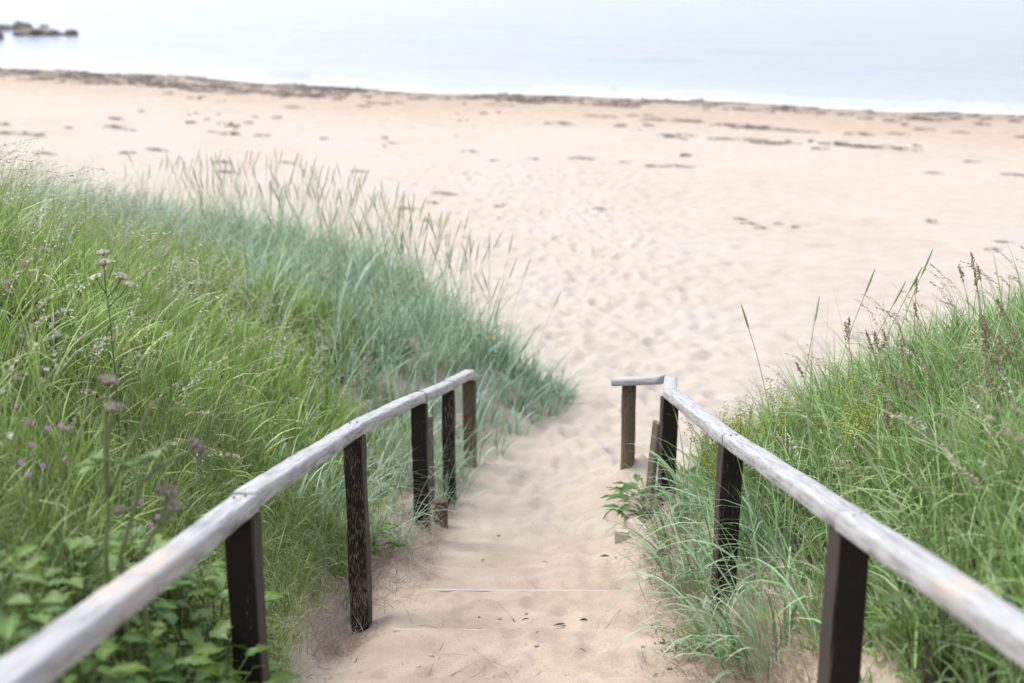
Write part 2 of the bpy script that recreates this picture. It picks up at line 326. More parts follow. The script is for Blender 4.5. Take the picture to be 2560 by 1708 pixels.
# footprints and scuffs stamped into a height raster
RX0, RX1, RY0, RY1, RS = -3.0, 9.0, 2.0, 34.0, .02
nx, ny = int((RX1 - RX0) / RS) + 1, int((RY1 - RY0) / RS) + 1
HM = np.zeros((ny, nx), np.float32)
def stamp(cx, cy, a, ln, wd, dp):
    R = ln * 1.3; i0, i1 = int((cx - R - RX0) / RS), int((cx + R - RX0) / RS) + 1; j0, j1 = int((cy - R - RY0) / RS), int((cy + R - RY0) / RS) + 1
    i0, j0 = max(i0, 0), max(j0, 0); i1, j1 = min(i1, nx), min(j1, ny)
    if i1 <= i0 or j1 <= j0: return
    X, Y = np.meshgrid(RX0 + RS * np.arange(i0, i1) - cx, RY0 + RS * np.arange(j0, j1) - cy)
    u = X * math.sin(a) + Y * math.cos(a); v = X * math.cos(a) - Y * math.sin(a)
    d = np.sqrt((u / ln * 2) ** 2 + (v / wd * 2) ** 2)
    HM[j0:j1, i0:i1] += dp * (-np.exp(-d ** 3 * 1.1) + .42 * np.exp(-((d - 1.45) / .38) ** 2))
for k in range(420):
    y = 3.2 + 8.5 * rng.random(); c = np.interp(y, [3, 8, 11, 14], [.05, .05, .35, .9])
    stamp(c + rng.normal(0, .38), y, rng.normal(0, .35) + (PI if rng.random() < .4 else 0), .20 + .12 * rng.random(), .08 + .07 * rng.random(), .004 + .009 * rng.random())
for k in range(4200):
    y = 9.5 + 24 * rng.random() ** 1.15; x = rng.normal(1.0 + .10 * (y - 9), 1.0 + .22 * (y - 9))
    stamp(x, y, rng.random() * 6.28, .22 + .16 * rng.random(), .11 + .1 * rng.random(), (.008 + .018 * rng.random()) * (1 + .25 * min(1, max(0, (y - 12) / 5))))
def hm_sample(x, y):
    fx = (np.clip(x, RX0, RX1 - .03) - RX0) / RS; fy = (np.clip(y, RY0, RY1 - .03) - RY0) / RS
    i = fx.astype(int); j = fy.astype(int); fx -= i; fy -= j
    h = (HM[j, i] * (1 - fx) + HM[j, i + 1] * fx) * (1 - fy) + (HM[j + 1, i] * (1 - fx) + HM[j + 1, i + 1] * fx) * fy
    return np.clip(h, -.06, .04) * sstep(0, .4, x - RX0) * sstep(0, .8, RX1 - x) * sstep(0, 5, RY1 - y) * sstep(0, .4, y - RY0)
def step_saw(x, y):
    e = np.array(STEPS); y = np.asarray(y, float); k = np.clip(np.searchsorted(e, y), 1, len(e) - 1)
    a, bb = e[k - 1], e[k]; t = np.clip((y - a) / (bb - a), 0, 1)
    # sand lies flat towards the board, then drops in front of it
    s = np.where(t < .14, -.5 * np.cos(t / .14 * 0) + 0 * t, -.5) * 0
    saw = t - .5
    drop = 1 - sstep(0, .07, y - a)          # soft drop just past a board
    saw = saw * (1 - drop) + .5 * drop * (y >= a)
    w = sstep(-.86, -.62, x) * (1 - sstep(.62, .9, x)) * ((y > e[0]) & (y < e[-1]))
    fill = .55 + .45 * vnoise(x, y, .5, 77)
    return .034 * saw * w
def ground_fine(x, y):
    x = np.asarray(x, float); y = np.asarray(y, float)
    z = base_z(x, y) + bank_z(x, y)
    dsh = yshore(x) - y
    amp = sstep(2, 14, dsh)
    ef = 1 - .72 * np.exp(-(np.min(np.abs(y[..., None] - np.array(STEPS)), -1) / .075) ** 2) * (np.abs(x) < .9)
    amp0 = amp; amp = amp * ef
    z = z + (fbm(x, y, .55, 3, 31) - .5) * .035 * amp + (fbm(x, y, 5.0, 3, 41) - .5) * .16 * amp * sstep(9, 16, y)
    z = z + hm_sample(x, y) * ef + step_saw(x, y)
    z = z + (fbm(x, y, .16, 3, 51) - .5) * .016 * amp + (fbm(x, y, .06, 2, 53) - .5) * .011 * ef * (y < 13)
    return z
def axis(lo, hi, d, glo, ghi, g):
    a = list(np.arange(lo, hi, d)); s = d; p = a[-1]
    while p < ghi: s *= g; p += s; a.append(p)
    s = d; p = a[0]; pre = []
    while p > glo: s *= g; p -= s; pre.append(p)
    return np.array(pre[::-1] + a)
gx = axis(-1.35, 1.5, .022, -420, 420, 1.045)
gy = [-6., -4, -2, 0, 1, 1.6]
while gy[-1] < 70: gy.append(gy[-1] + max(.011, .0052 * gy[-1]))
while gy[-1] < 900: gy.append(gy[-1] * 1.06)
gy = np.array(gy)
def grid_mesh(name, gx, gy, zf, mat):
    X, Y = np.meshgrid(gx, gy); Z = zf(X, Y); v = np.stack([X, Y, Z], -1).reshape(-1, 3)
    nX, nY = len(gx), len(gy); i = (np.arange(nY - 1)[:, None] * nX + np.arange(nX - 1)[None]).ravel()
    loops = np.stack([i, i + 1, i + nX + 1, i + nX], 1).ravel(); starts = np.arange(len(i)) * 4
    return mesh_np(name, v, loops, starts, mat), X, Y, Z
def float_attr(me, name, a):
    at = me.attributes.new(name, 'FLOAT', 'POINT'); at.data.foreach_set('value', np.ascontiguousarray(a, np.float32).ravel())
me, X, Y, Z = grid_mesh('sand_ground', gx, gy, ground_fine, M_SAND)
dsh = yshore(X) - Y
float_attr(me, 'damp', np.clip(1.0 * (1 - sstep(.3, 5.0, dsh)) + .42 * (1 - sstep(4, 17, dsh)), 0, 1))
float_attr(me, 'pale', sstep(6.0, 11.5, Y) * sstep(8, 20, dsh))
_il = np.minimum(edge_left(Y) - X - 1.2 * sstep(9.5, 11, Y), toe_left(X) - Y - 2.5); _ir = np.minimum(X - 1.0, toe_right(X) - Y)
float_attr(me, 'soil_shade', np.clip(sstep(-.02, .55, np.maximum(_il, _ir)), 0, 1))
ground = link(bpy.data.objects.new('sand_ground', me)); tag(ground, kind='structure')

# sea sheet with low swell, a small breaking ridge and foam along the edge
def sea_z(x, y):
    d = y - yshore(x)
    z = .03 * np.sin((y + .53 * x) * .55 + 2 * vnoise(x, y, 9, 3)) * sstep(3, 20, d) * (y < 500) + .05 * (vnoise(x + .4 * y, y * 2.2, 6, 9) - .5) * sstep(2, 10, d) * (y < 600)
    z = z + .022 * np.sin((y + .50 * x) * 1.9 + 5 * vnoise(x, y, 5, 33)) * vnoise(x, y, 7, 34) * sstep(4, 12, d) * (y < 120)
    seg = .35 + .65 * np.exp(-((x + 8.6) / 2.6) ** 2) + .35 * np.exp(-((x - 14.5) / 4) ** 2)
    z = z + .20 * seg * np.exp(-((d - 3.0 - 1.2 * vnoise(x, y * 0, 3, 8)) / .42) ** 2) * (d < 12)
    return np.where(np.abs(d) < 40, z, z)
sgx = np.concatenate([-np.geomspace(4000, 45, 40), np.arange(-44, 34, .22), np.geomspace(34, 4000, 40)])
sgy = [10.]
while sgy[-1] < 44: sgy.append(sgy[-1] + 4)
while sgy[-1] < 84: sgy.append(sgy[-1] + .16)
while sgy[-1] < 170: sgy.append(sgy[-1] + .8)
while sgy[-1] < 8000: sgy.append(sgy[-1] * 1.13)
me, X, Y, Z = grid_mesh('sea', sgx, np.array(sgy), sea_z, M_SEA); d = Y - yshore(X)
foam = np.clip(1.15 * np.exp(-np.maximum(d, 0) / .65) + .35 * np.exp(-((d - 2.3 - 1.2 * vnoise(X, Y * 0, 3, 8)) / .5) ** 2) * (vnoise(X, Y * 0, 2.0, 15) > .45), 0, 1)
left = (1 - sstep(-23, -13, X)); foam = np.clip(foam + left * .4 * np.exp(-((d - 3.6) / 1.4) ** 2), 0, 1)
float_attr(me, 'foam', foam); float_attr(me, 'shallow', np.exp(-np.maximum(d, 0) / 9))
sea = link(bpy.data.objects.new('sea', me)); tag(sea, kind='structure')

# ------------------------------------------------------------------ blades of grass
def blades(root, h, w, az, th0, th1, S=5, p=1.3, col=None, tip=None, tipf=0.0, face=.7, wp=1.6):
    n = len(root); t = np.linspace(0, 1, S + 1)
    th = th0[:, None] + th1[:, None] * ((t[:-1] + .5 / S)[None] ** p)
    hs = np.concatenate([np.zeros((n, 1)), np.cumsum(np.sin(th), 1)], 1) * (h / S)[:, None]
    vz = np.concatenate([np.zeros((n, 1)), np.cumsum(np.cos(th), 1)], 1) * (h / S)[:, None]
    # gentle sideways wander
    wob = (rng.normal(0, .05, (n, 1)) * h[:, None]) * t[None] ** 2
    cx = root[:, 0:1] + hs * np.cos(az)[:, None] - wob * np.sin(az)[:, None]; cy = root[:, 1:2] + hs * np.sin(az)[:, None] + wob * np.cos(az)[:, None]; cz = root[:, 2:3] + vz
    fa = az + PI / 2 + rng.normal(0, face, n); tw = rng.normal(0, .5, n)
    fa = fa[:, None] + tw[:, None] * t[None]
    wid = .5 * w[:, None] * np.minimum(1, .55 + 2.2 * t[None]) * (1 - t[None] ** wp)
    sx, sy = np.cos(fa) * wid, np.sin(fa) * wid; sz = wid * .25 * np.sin(fa * 3)
    A = np.stack([cx - sx, cy - sy, cz - sz], -1)[:, :S]; B = np.stack([cx + sx, cy + sy, cz + sz], -1)[:, :S]; T = np.stack([cx, cy, cz], -1)[:, S:]
    nv = 2 * S + 1; V = np.empty((n, nv, 3)); V[:, 0:2 * S:2] = A; V[:, 1:2 * S:2] = B; V[:, 2 * S:] = T
    lp = []; st = []; c = 0
    for k in range(S - 1): lp += [2 * k, 2 * k + 1, 2 * k + 3, 2 * k + 2]; st.append(c); c += 4
    lp += [2 * S - 2, 2 * S - 1, 2 * S]; st.append(c); c += 3
    lp = np.array(lp); st = np.array(st)
    L = (np.arange(n)[:, None] * nv + lp[None]).ravel(); ST = (np.arange(n)[:, None] * c + st[None]).ravel()
    C = np.repeat(col[:, None, :], nv, 1)
    if tip is not None:
        tt = np.append(np.repeat(t[:-1], 2), 1.0); f = (np.clip((tt - .45) / .55, 0, 1) ** 1.5)[None, :, None] * (np.asarray(tipf).reshape(-1, 1, 1))
        C = C * (1 - f) + np.asarray(tip)[None, None] * f
    return V.reshape(-1, 3), L, ST, C.reshape(-1, 3)
class Patch:
    def __init__(s): s.p = []; s.nv = 0; s.nl = 0; s.V = []; s.L = []; s.S = []; s.C = []
    def add(s, V, L, ST, C):
        s.V.append(V); s.L.append(L + s.nv); s.S.append(ST + s.nl); s.C.append(C); s.nv += len(V); s.nl += len(L)
    def mb(s, mb):
        fl = [i for f in mb.f for i in f]; st = np.cumsum([0] + [len(f) for f in mb.f])[:-1]
        s.add(np.array(mb.v, float).reshape(-1, 3), np.array(fl), st, np.array(mb.c, float).reshape(-1, 3))
    def build(s, name, mat, label, cat):
        me = mesh_np(name, np.concatenate(s.V), np.concatenate(s.L), np.concatenate(s.S), mat, True, np.concatenate(s.C))
        o = link(bpy.data.objects.new(name, me)); return tag(o, label, cat, None, 'stuff')
def palette(n, cols, jit=.12):
    cols = np.array(cols); w = rng.dirichlet(np.ones(len(cols)) * .35, n); c = w @ cols
    return np.clip(c * (1 + rng.normal(0, jit, (n, 1))), .003, 1)
def in_view(x, y, z, m=.07):
    P = np.stack([x, y, z], -1) - EYE; p = math.radians(PITCH)
    d = P[:, 1] * math.cos(p) - P[:, 2] * math.sin(p); v = P[:, 1] * math.sin(p) + P[:, 2] * math.cos(p)
    return (d > .8) & (np.abs(P[:, 0]) < (.36 + m) * d + .25) & (v > -(.24 + m) * d - .6) & (v < (.24 + m) * d)
def scatter(n, x0, x1, y0, y1, maskf, ypow=1.0):
    x = x0 + (x1 - x0) * rng.random(n); y = y0 + (y1 - y0) * rng.random(n) ** ypow
    z = ground_fine(x, y); k = (rng.random(n) < maskf(x, y)) & in_view(x, y, z); return np.stack([x[k], y[k], z[k] - .01], 1)
def inside_left(x, y):       # metres inside the edge of the left dune grass
    return np.minimum(edge_left(y) - x, toe_left(x) - y + .35 * (fbm(x, y, 1.1, 2, 61) - .5))
def inside_right(x, y): return np.minimum(x - np.interp(y, [3, 6, 8, 9.5], [1.02, 1.05, 1.08, 1.12]), toe_right(x) - y)
def lyme_share(x, y):        # bluish lyme grass fringes the seaward foot of the dune
    d = toe_left(x) - y
    return np.clip(1 - sstep(1.5, 5.6, d + 3.6 * (fbm(x, y, 1.1, 4, 71) - .5) + 1.6 * (1 - sstep(-6, -3, x))), .03, .95)
GREEN = [(.19, .38, .035), (.32, .50, .07), (.45, .58, .14), (.060, .14, .018), (.045, .11, .015), (.60, .63, .34)]
LYME = [(.26, .40, .30), (.38, .54, .42), (.13, .24, .175), (.58, .70, .58), (.50, .58, .27), (.09, .18, .12)]
STRAWC = [(.32, .245, .18), (.42, .34, .255), (.18, .13, .095), (.34, .25, .19)]
TIPC = (.46, .43, .28)

def field(patch, R, hmin, hmax, w0, w1, pal, lean0, lean1, curve, S=5, wind=(1, .3), windk=.4, tipf=.5, p=1.3, hn=None, face=.7, tuft=9, tr=.045):
    # blades grow in tufts: a tuft shares its size, tint and wind set, its blades fan outwards
    m = len(R); k = np.maximum(2, rng.poisson(tuft, m)); idx = np.repeat(np.arange(m), k); n = len(idx)
    az = rng.random(n) * 2 * PI; rad = tr * np.sqrt(rng.random(n)); dx, dy = rad * np.cos(az), rad * np.sin(az)
    Q = R[idx].copy(); Q[:, 0] += dx; Q[:, 1] += dy
    ts = (.7 + .6 * rng.random(m))[idx]
    h = (hmin + (hmax - hmin) * rng.random(n) ** 1.2) * ts
    if hn is not None: h = h * hn(Q[:, 0], Q[:, 1])
    ta = (2 * PI * rng.random(m))[idx]; tk = (.5 * rng.random(m))[idx]
    az2 = np.arctan2(np.sin(az) + windk * wind[1] + tk * np.sin(ta), np.cos(az) + windk * wind[0] + tk * np.cos(ta))
    tint = palette(m, pal, .22)[idx]; own = palette(n, pal, .28); c = .45 * tint + .55 * own
    lean = np.abs(rng.normal(lean0, lean1, n)) + .22 * rad / tr * rng.random(n)
    patch.add(*blades(Q, h, (w0 + (w1 - w0) * rng.random(n) ** 1.4), az2, lean, np.abs(rng.normal(curve, curve * .7, n)), S, p, c, TIPC, tipf * rng.random(n) ** 2, face))
    return n
cnt = {}
# left bank meadow grass
hnL = lambda x, y: (.35 + .65 * sstep(.05, .9, inside_left(x, y))) * (.45 + 1.1 * fbm(x, y, .8, 3, 81))
P = Patch()
ML = lambda x, y: sstep(-.05, .25, inside_left(x, y)) * (1 - .93 * lyme_share(x, y)) * (1 - .45 * sstep(9, 14, y))
R = scatter(20000, -9, -.8, 2.2, 20, ML)
cnt['meadow'] = field(P, R, .13, .46, .006, .0150, GREEN, .28, .32, 1.05, 5, (.5, -.5), .15, .8, 1.2, hnL, .9, 8, .05)
R = scatter(6500, -9, -.8, 2.2, 20, ML)
cnt['tall'] = field(P, R, .35, .72, .003, .0075, GREEN + [(.28, .33, .2)], .10, .14, .7, 6, (1, .2), .3, .9, 1.5, hnL, .7, 3, .04)
P.build('meadow_grass', M_GRASS, 'dense tall green meadow grass covering the bank left of the left handrail', 'grass')
# bluish lyme grass on the seaward foot
P = Patch()
R = scatter(14000, -9, .9, 7.0, 22.5, lambda x, y: sstep(-.05, .2, inside_left(x, y)) * lyme_share(x, y) * .9)
hnY = lambda x, y: (.5 + .5 * sstep(0, .8, inside_left(x, y))) * (.8 + .4 * fbm(x, y, .9, 2, 82))
cnt['lyme'] = field(P, R, .30, .80, .009, .019, LYME, .18, .2, .95, 5, (1, .1), .45, .45, 1.4, hnY)
P.build('lyme_grass', M_LYME, 'blue-green lyme grass fringing the seaward foot of the left bank', 'grass')
# short fine grass on the bank beside the left posts
P = Patch()
R = scatter(16000, -2.3, -.7, 3.0, 7.6, lambda x, y: sstep(-.06, .12, edge_left(y) - x + .15 * (fbm(x, y, .3, 2, 62) - .5)) * (1 - sstep(.5, 1.3, edge_left(y) - x)))
cnt['fine'] = field(P, R, .07, .26, .003, .006, [(.19, .31, .06), (.29, .41, .11), (.46, .48, .27), (.08, .15, .035)], .3, .3, 1.2, 4, (-.6, -.8), .9, .9)
P.build('fine_short_grass', M_GRASS, 'short fine pale-tipped grass on the slope behind the two nearest left posts', 'grass')
# right bank
P = Patch()
hnR = lambda x, y: (.45 + .55 * sstep(.05, .8, inside_right(x, y))) * (.35 + 1.15 * fbm(x, y, .7, 3, 83)) * (1 - .12 * sstep(6.8, 8.2, y))
GR = [(.16, .36, .05), (.24, .46, .08), (.37, .55, .18), (.055, .135, .022), (.045, .11, .018), (.52, .63, .42), (.40, .32, .19)]
MR = lambda x, y: sstep(0, .35, inside_right(x, y)) * (1 - .3 * sstep(7, 10, y))
R = scatter(13500, .95, 6.0, 2.0, 11.3, MR)
cnt['right'] = field(P, R, .15, .52, .007, .016, GR, .28, .3, 1.1, 5, (-.5, .1), .15, .5, 1.2, hnR, .9, 8, .05)
R = scatter(3600, .95, 6.0, 2.0, 11.3, MR)
field(P, R, .35, .75, .005, .011, GR + [(.25, .34, .27)], .12, .16, .9, 6, (-.4, .2), .3, .6, 1.5, hnR, .7, 3, .04)
P.build('bank_grass', M_GRASS, 'thick green grass on the bank right of the right handrail', 'grass')
# long arching lyme blades spilling over the path edges
P = Patch()
R = scatter(400, .82, 1.25, 4.6, 9.0, lambda x, y: sstep(.0, .25, x - .80) * sstep(4.6, 5.4, y) * (1 - sstep(7.7, 8.2, y)) * (vnoise(x, y, .22, 12) > .42) * (1 - .75 * sstep(1.2, 1.5, x)))
field(P, R, .28, .74, .007, .016, [(.22, .37, .18), (.32, .48, .28), (.08, .16, .07), (.48, .60, .42), (.2, .38, .09)], .30, .28, 1.6, 8, (-1, -.2), .9, .5, 1.5, None, .5, 6)
R = scatter(560, -1.3, -.35, 6.6, 10.8, lambda x, y: (np.abs(edge_left(y) - x - .12) < .30) * (vnoise(x, y, .25, 13) > .45))
field(P, R, .28, .68, .005, .011, LYME + [(.2, .26, .08)], .25, .25, 1.35, 8, (1, -.3), .9, .5, 1.5, None, .5, 6)
P.build('arching_blades', M_LYME, 'long arching lyme blades leaning over the edges of the sandy path', 'grass')
# dead straw at the feet of the posts
P = Patch()
def straw(n, cx, cy, sx, sy):
    x = rng.normal(cx, sx, n); y = rng.normal(cy, sy, n); k = ~((np.abs(x) < .45)); x, y = x[k], y[k]; m = len(x)
    Rr = np.stack([x, y, ground_fine(x, y) - .004], 1)
    P.add(*blades(Rr, .05 + .17 * rng.random(m) ** 1.5, .0024 + .0028 * rng.random(m), rng.random(m) * 6.28, 1.0 + .5 * rng.random(m), rng.normal(.1, .4, m), 4, 1, palette(m, STRAWC), None, 0, .6))
straw(900, -.88, 6.1, .09, .22); straw(1800, -.86, 7.2, .12, .35); straw(2600, -.62, 8.4, .13, .7); straw(1400, -.5, 9.6, .1, .4)
straw(5200, 1.00, 5.5, .13, .5); straw(7000, .96, 7.2, .10, .7); straw(2600, 1.0, 4.9, .13, .4); straw(350, -.95, 5.2, .1, .3); straw(700, .98, 8.3, .1, .3)
P.build('dead_straw', M_STRAW, 'matted brown dead grass at the feet of the handrail posts', 'straw')
# pale seeding grasses over the left bank
def panicle(mb, base, h, az, lean, col, dens=26, droop=.5, size=.05):
    pts = []; p = np.array(base, float); th = lean; S = 8
    for k in range(S + 1):
        pts.append(p.copy()); th += droop * (k / S) ** 2 * .55; p = p + np.array([math.cos(az) * math.sin(th), math.sin(az) * math.sin(th), math.cos(th)]) * h / S
    mb.tube(pts, list(np.linspace(.0013, .0006, S + 1)), 3, (.24, .27, .13), False)
    for k in range(dens):
        f = .68 + .32 * rng.random(); i = f * S; a = int(min(i, S - 1)); q = pts[a] + (pts[a + 1] - pts[a]) * (i - a)
        v = rng.normal(0, 1, 3) * np.array([1, 1, .5]); v /= np.linalg.norm(v); q = q + v * size * (1.05 - f) * 2.2 * rng.random()
        d = (pts[a + 1] - pts[a]); d = d / np.linalg.norm(d) + v * .6 + np.array([math.cos(az), math.sin(az), -.6]) * .4; d /= np.linalg.norm(d); s = np.cross(d, rng.normal(0, 1, 3)); s /= np.linalg.norm(s)
        ln = .010 + .008 * rng.random(); wd = .0024 + .0014 * rng.random(); c = tuple(np.array(col) * (.8 + .5 * rng.random()))
        mb.add([q, q + d * ln * .5 + s * wd, q + d * ln, q + d * ln * .5 - s * wd], [(0, 1, 2, 3)], c)
P = Patch(); mb = MB()
R = scatter(4200, -7, -1.0, 3.5, 15, lambda x, y: sstep(.3, .8, inside_left(x, y)) * (1 - .4 * lyme_share(x, y)) * .42)
for r in R:
    panicle(mb, r, .50 + .34 * rng.random(), rng.normal(.3, .9), .12 + .2 * rng.random(), random.choice([(.52, .48, .36), (.42, .37, .28), (.60, .57, .46), (.46, .37, .32)]), 26, .5 + .8 * rng.random(), .035 + .03 * rng.random())
R = scatter(800, 1.1, 4, 3.5, 9, lambda x, y: sstep(.2, .6, inside_right(x, y)) * .5)
for r in R:
    panicle(mb, r, .36 + .24 * rng.random(), rng.normal(2.6, .8), .12 + .2 * rng.random(), random.choice([(.44, .34, .26), (.50, .40, .29), (.56, .51, .42)]), 34, .5 + .8 * rng.random(), .02)
P.mb(mb); P.build('seeding_grass', M_GRASS, 'pale feathery seed heads rising out of the grass on both banks', 'grass')
# tall upright flower spikes of the lyme grass
def spike(mb, base, h, az, lean, c1=(.30, .38, .17), c2=(.42, .46, .26), sl=.2):
    pts = []; p = np.array(base, float); th = lean; S = 6
    for k in range(S + 1): pts.append(p.copy()); th += .05; p = p + np.array([math.cos(az) * math.sin(th), math.sin(az) * math.sin(th), math.cos(th)]) * h / S
    mb.tube(pts, .0022, 3, c1, False); d = pts[-1] - pts[-2]; d /= np.linalg.norm(d)
    mb.tube([pts[-1] + d * sl * f for f in (0, .15, .5, .85, 1)], [.002, .0055, .006, .004, .001], 5, c2, False)
P = Patch(); mb = MB()
R = scatter(2600, -7.5, .2, 10.2, 18, lambda x, y: sstep(.25, .8, inside_left(x, y)) * sstep(.2, .7, lyme_share(x, y)) * .5)
for r in R[:330]: spike(mb, r, .75 + .45 * rng.random(), rng.random() * 6.28, abs(rng.normal(.03, .08)))
P.mb(mb); P.build('lyme_flower_spikes', M_GRASS, 'tall upright pale flower spikes above the blue-green grass, against the beach', 'grass')
print('blades', cnt)

# ------------------------------------------------------------------ handrails
def rail_piece(name, a, b, parent, w=.087, h=.060, worn=None, taper=0):
    a = np.array(a, float); b = np.array(b, float); d = b - a; ln = np.linalg.norm(d); dx = d / ln
    side = np.cross((0, 0, 1), dx); side /= np.linalg.norm(side); up = np.cross(dx, side)
    prof = []
    def arc(cx, cz, r, a0, a1, n):
        for k in range(n): t = a0 + (a1 - a0) * k / (n - 1); prof.append((cx + r * math.cos(t), cz + r * math.sin(t)))
    hw, hh = w / 2, h / 2
    arc(hw - .008, -hh + .008, .008, -PI / 2, 0, 3); arc(hw - .015, hh - .015, .015, .1, PI / 2 - .1, 4)
    arc(-hw + .015, hh - .015, .015, PI / 2 + .1, PI - .1, 4); arc(-hw + .008, -hh + .008, .008, PI, 1.5 * PI, 3)
    n = len(prof); S = max(8, int(ln / .06)); v = []; seed = random.random() * 50
    for i in range(S + 1):
        x = ln * i / S
        wy = .0035 * math.sin(x * 2.1 + seed) + .002 * math.sin(x * 7 + seed); wz = .003 * math.sin(x * 1.7 + seed * 2)
        e = 1 - (.002 if i in (0, S) else 0)
        for k, (py, pz) in enumerate(prof):
            j = .0006 * math.sin(x * 23 + k * 2.3 + seed) + .0004 * random.gauss(0, 1)
            v.append((x, (py + wy) * e + j, (pz + wz) * e + j * .7))
    f = [(i * n + k, (i + 1) * n + k, (i + 1) * n + (k + 1) % n, i * n + (k + 1) % n) for i in range(S) for k in range(n)]
    f += [tuple(range(n)), tuple(S * n + k for k in range(n))[::-1]]
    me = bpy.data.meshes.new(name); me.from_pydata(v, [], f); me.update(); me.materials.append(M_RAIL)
    me.polygons.foreach_set('use_smooth', np.array([len(p.vertices) == 4 for p in me.polygons]))
    wn = np.zeros(len(v), np.float32)
    if worn: X_ = np.array([p[0] for p in v]); Z_ = np.array([p[2] for p in v]); wn = np.exp(-((X_ - worn[0]) / worn[1]) ** 4) * (Z_ > hh * .35)
    float_attr(me, 'worn', wn)
    o = link(bpy.data.objects.new(name, me), parent)
    from mathutils import Matrix
    o.matrix_basis = Matrix(((dx[0], side[0], up[0], a[0]), (dx[1], side[1], up[1], a[1]), (dx[2], side[2], up[2], a[2]), (0, 0, 0, 1)))
    return o
def post_piece(name, top, zbot, w, dpt, rz, mat, parent, slope=-.225, lean=(0, 0), rnd=0, wear_faces=1.0, top_round=False):
    S = 16; h = top[2] - zbot; v = []; wr = []
    b = .006; prof = [(w / 2 - b, -dpt / 2), (w / 2, -dpt / 2 + b), (w / 2, dpt / 2 - b), (w / 2 - b, dpt / 2), (-w / 2 + b, dpt / 2), (-w / 2, dpt / 2 - b), (-w / 2, -dpt / 2 + b), (-w / 2 + b, -dpt / 2)]
    if rnd: prof = [(w / 2 * math.cos(t), dpt / 2 * math.sin(t)) for t in np.linspace(0, 2 * PI, 13)[:-1]]
    n = len(prof); sd = random.random() * 30
    for i in range(S + 1):
        z = h * i / S
        for k, (px_, py_) in enumerate(prof):
            jx = .0016 * math.sin(z * 9 + k + sd) + random.gauss(0, .0007); s = 1 - (.02 if i == S else 0)
            zz = z + (slope * (py_ * math.cos(rz)) if i == S else 0)
            v.append((px_ * s + jx, py_ * s + jx, zz)); wr.append(1.0 if mat is not M_POST_WORN else 1.3 - .75 * i / S)
    f = [(i * n + k, i * n + (k + 1) % n, (i + 1) * n + (k + 1) % n, (i + 1) * n + k) for i in range(S) for k in range(n)] + [tuple(S * n + k for k in range(n))]
    me = bpy.data.meshes.new(name); me.from_pydata(v, [], f); me.update(); me.materials.append(mat)
    float_attr(me, 'wear', np.array(wr, np.float32) * wear_faces)
    o = link(bpy.data.objects.new(name, me), parent); o.location = (top[0] - lean[0], top[1] - lean[1], zbot); o.rotation_euler = (math.atan2(-lean[1], h), math.atan2(lean[0], h), rz); return o
def rz5(x, y, z): return (x, y, 5 + z)
# left rail: centre line of the timber
LP = [rz5(-.985, .6, -.862), rz5(-.905, 2.0, -1.185), rz5(-.885, 3.10, -1.435), rz5(-.866, 4.30, -1.69), rz5(-.770, 6.64, -2.215), rz5(-.578, 8.52, -2.645), rz5(-.452, 9.72, -2.925), rz5(-.330, 10.72, -3.135)]
left = empty('handrail', (0, 0, 0), 0, 'long weathered grey handrail on dark posts along the left side of the sandy steps', 'handrail')
def gap(a, b, g=-.004):
    a = np.array(a); b = np.array(b); d = (b - a) / np.linalg.norm(b - a); return a + d * g, b - d * g
for i in range(len(LP) - 1):
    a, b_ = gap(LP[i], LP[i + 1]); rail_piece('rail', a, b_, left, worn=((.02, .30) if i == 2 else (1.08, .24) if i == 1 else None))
for i, (zb, w, dp, rot, m, ln) in {1: (2.0, .1, .1, -.05, M_POST, (0, 0)), 3: (1.75, .098, .095, -.10, M_POST, (-.01, 0)), 4: (1.55, .096, .095, -.12, M_POST_WORN, (-.012, 0)), 5: (1.15, .098, .09, -.06, M_POST, (-.008, 0)), 6: (.95, .092, .08, -.02, M_POST_MID, (0, 0)), 7: (.75, .098, .09, -.10, M_POST_BROWN, (0, 0))}.items():
    p = np.array(LP[i]); s = (.05 if i == 7 else 0)
    post_piece('post', (p[0] - .002, p[1] - .03 - s, p[2] - .031), zb, w, dp, rot, m, left, -.225, ln)
# right rail with the short return at its foot
RP = [rz5(1.03, .5, -.80), rz5(1.02, 2.2, -1.225), rz5(.997, 3.90, -1.59), rz5(1.015, 6.24, -2.145), rz5(.985, 8.50, -2.61), rz5(1.075, 9.24, -2.745)]
right = empty('handrail', (0, 0, 0), 0, 'weathered grey handrail right of the steps whose far end turns across to a short post', 'handrail')
for i in range(len(RP) - 1):
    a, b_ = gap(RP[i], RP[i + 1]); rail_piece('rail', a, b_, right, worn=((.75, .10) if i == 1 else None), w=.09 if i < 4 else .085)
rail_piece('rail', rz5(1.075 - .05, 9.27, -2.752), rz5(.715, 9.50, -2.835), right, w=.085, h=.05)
for i, (zb, w, dp, rot, m, ln) in {1: (2.2, .1, .1, .05, M_POST, (0, 0)), 2: (2.0, .1, .1, .14, M_POST, (.01, 0)), 3: (1.7, .1, .1, .10, M_POST_MID, (.012, 0)), 4: (1.35, .1, .1, .08, M_POST, (.004, 0))}.items():
    p = np.array(RP[i]); post_piece('post', (p[0] + .004, p[1] + .03, p[2] - .031), zb, w, dp, rot, m, right, -.225, ln)
post_piece('post', rz5(.815, 9.47, -2.842), 1.35, .1, .1, .0, M_POST_END, right, 0, (0, 0), 1)
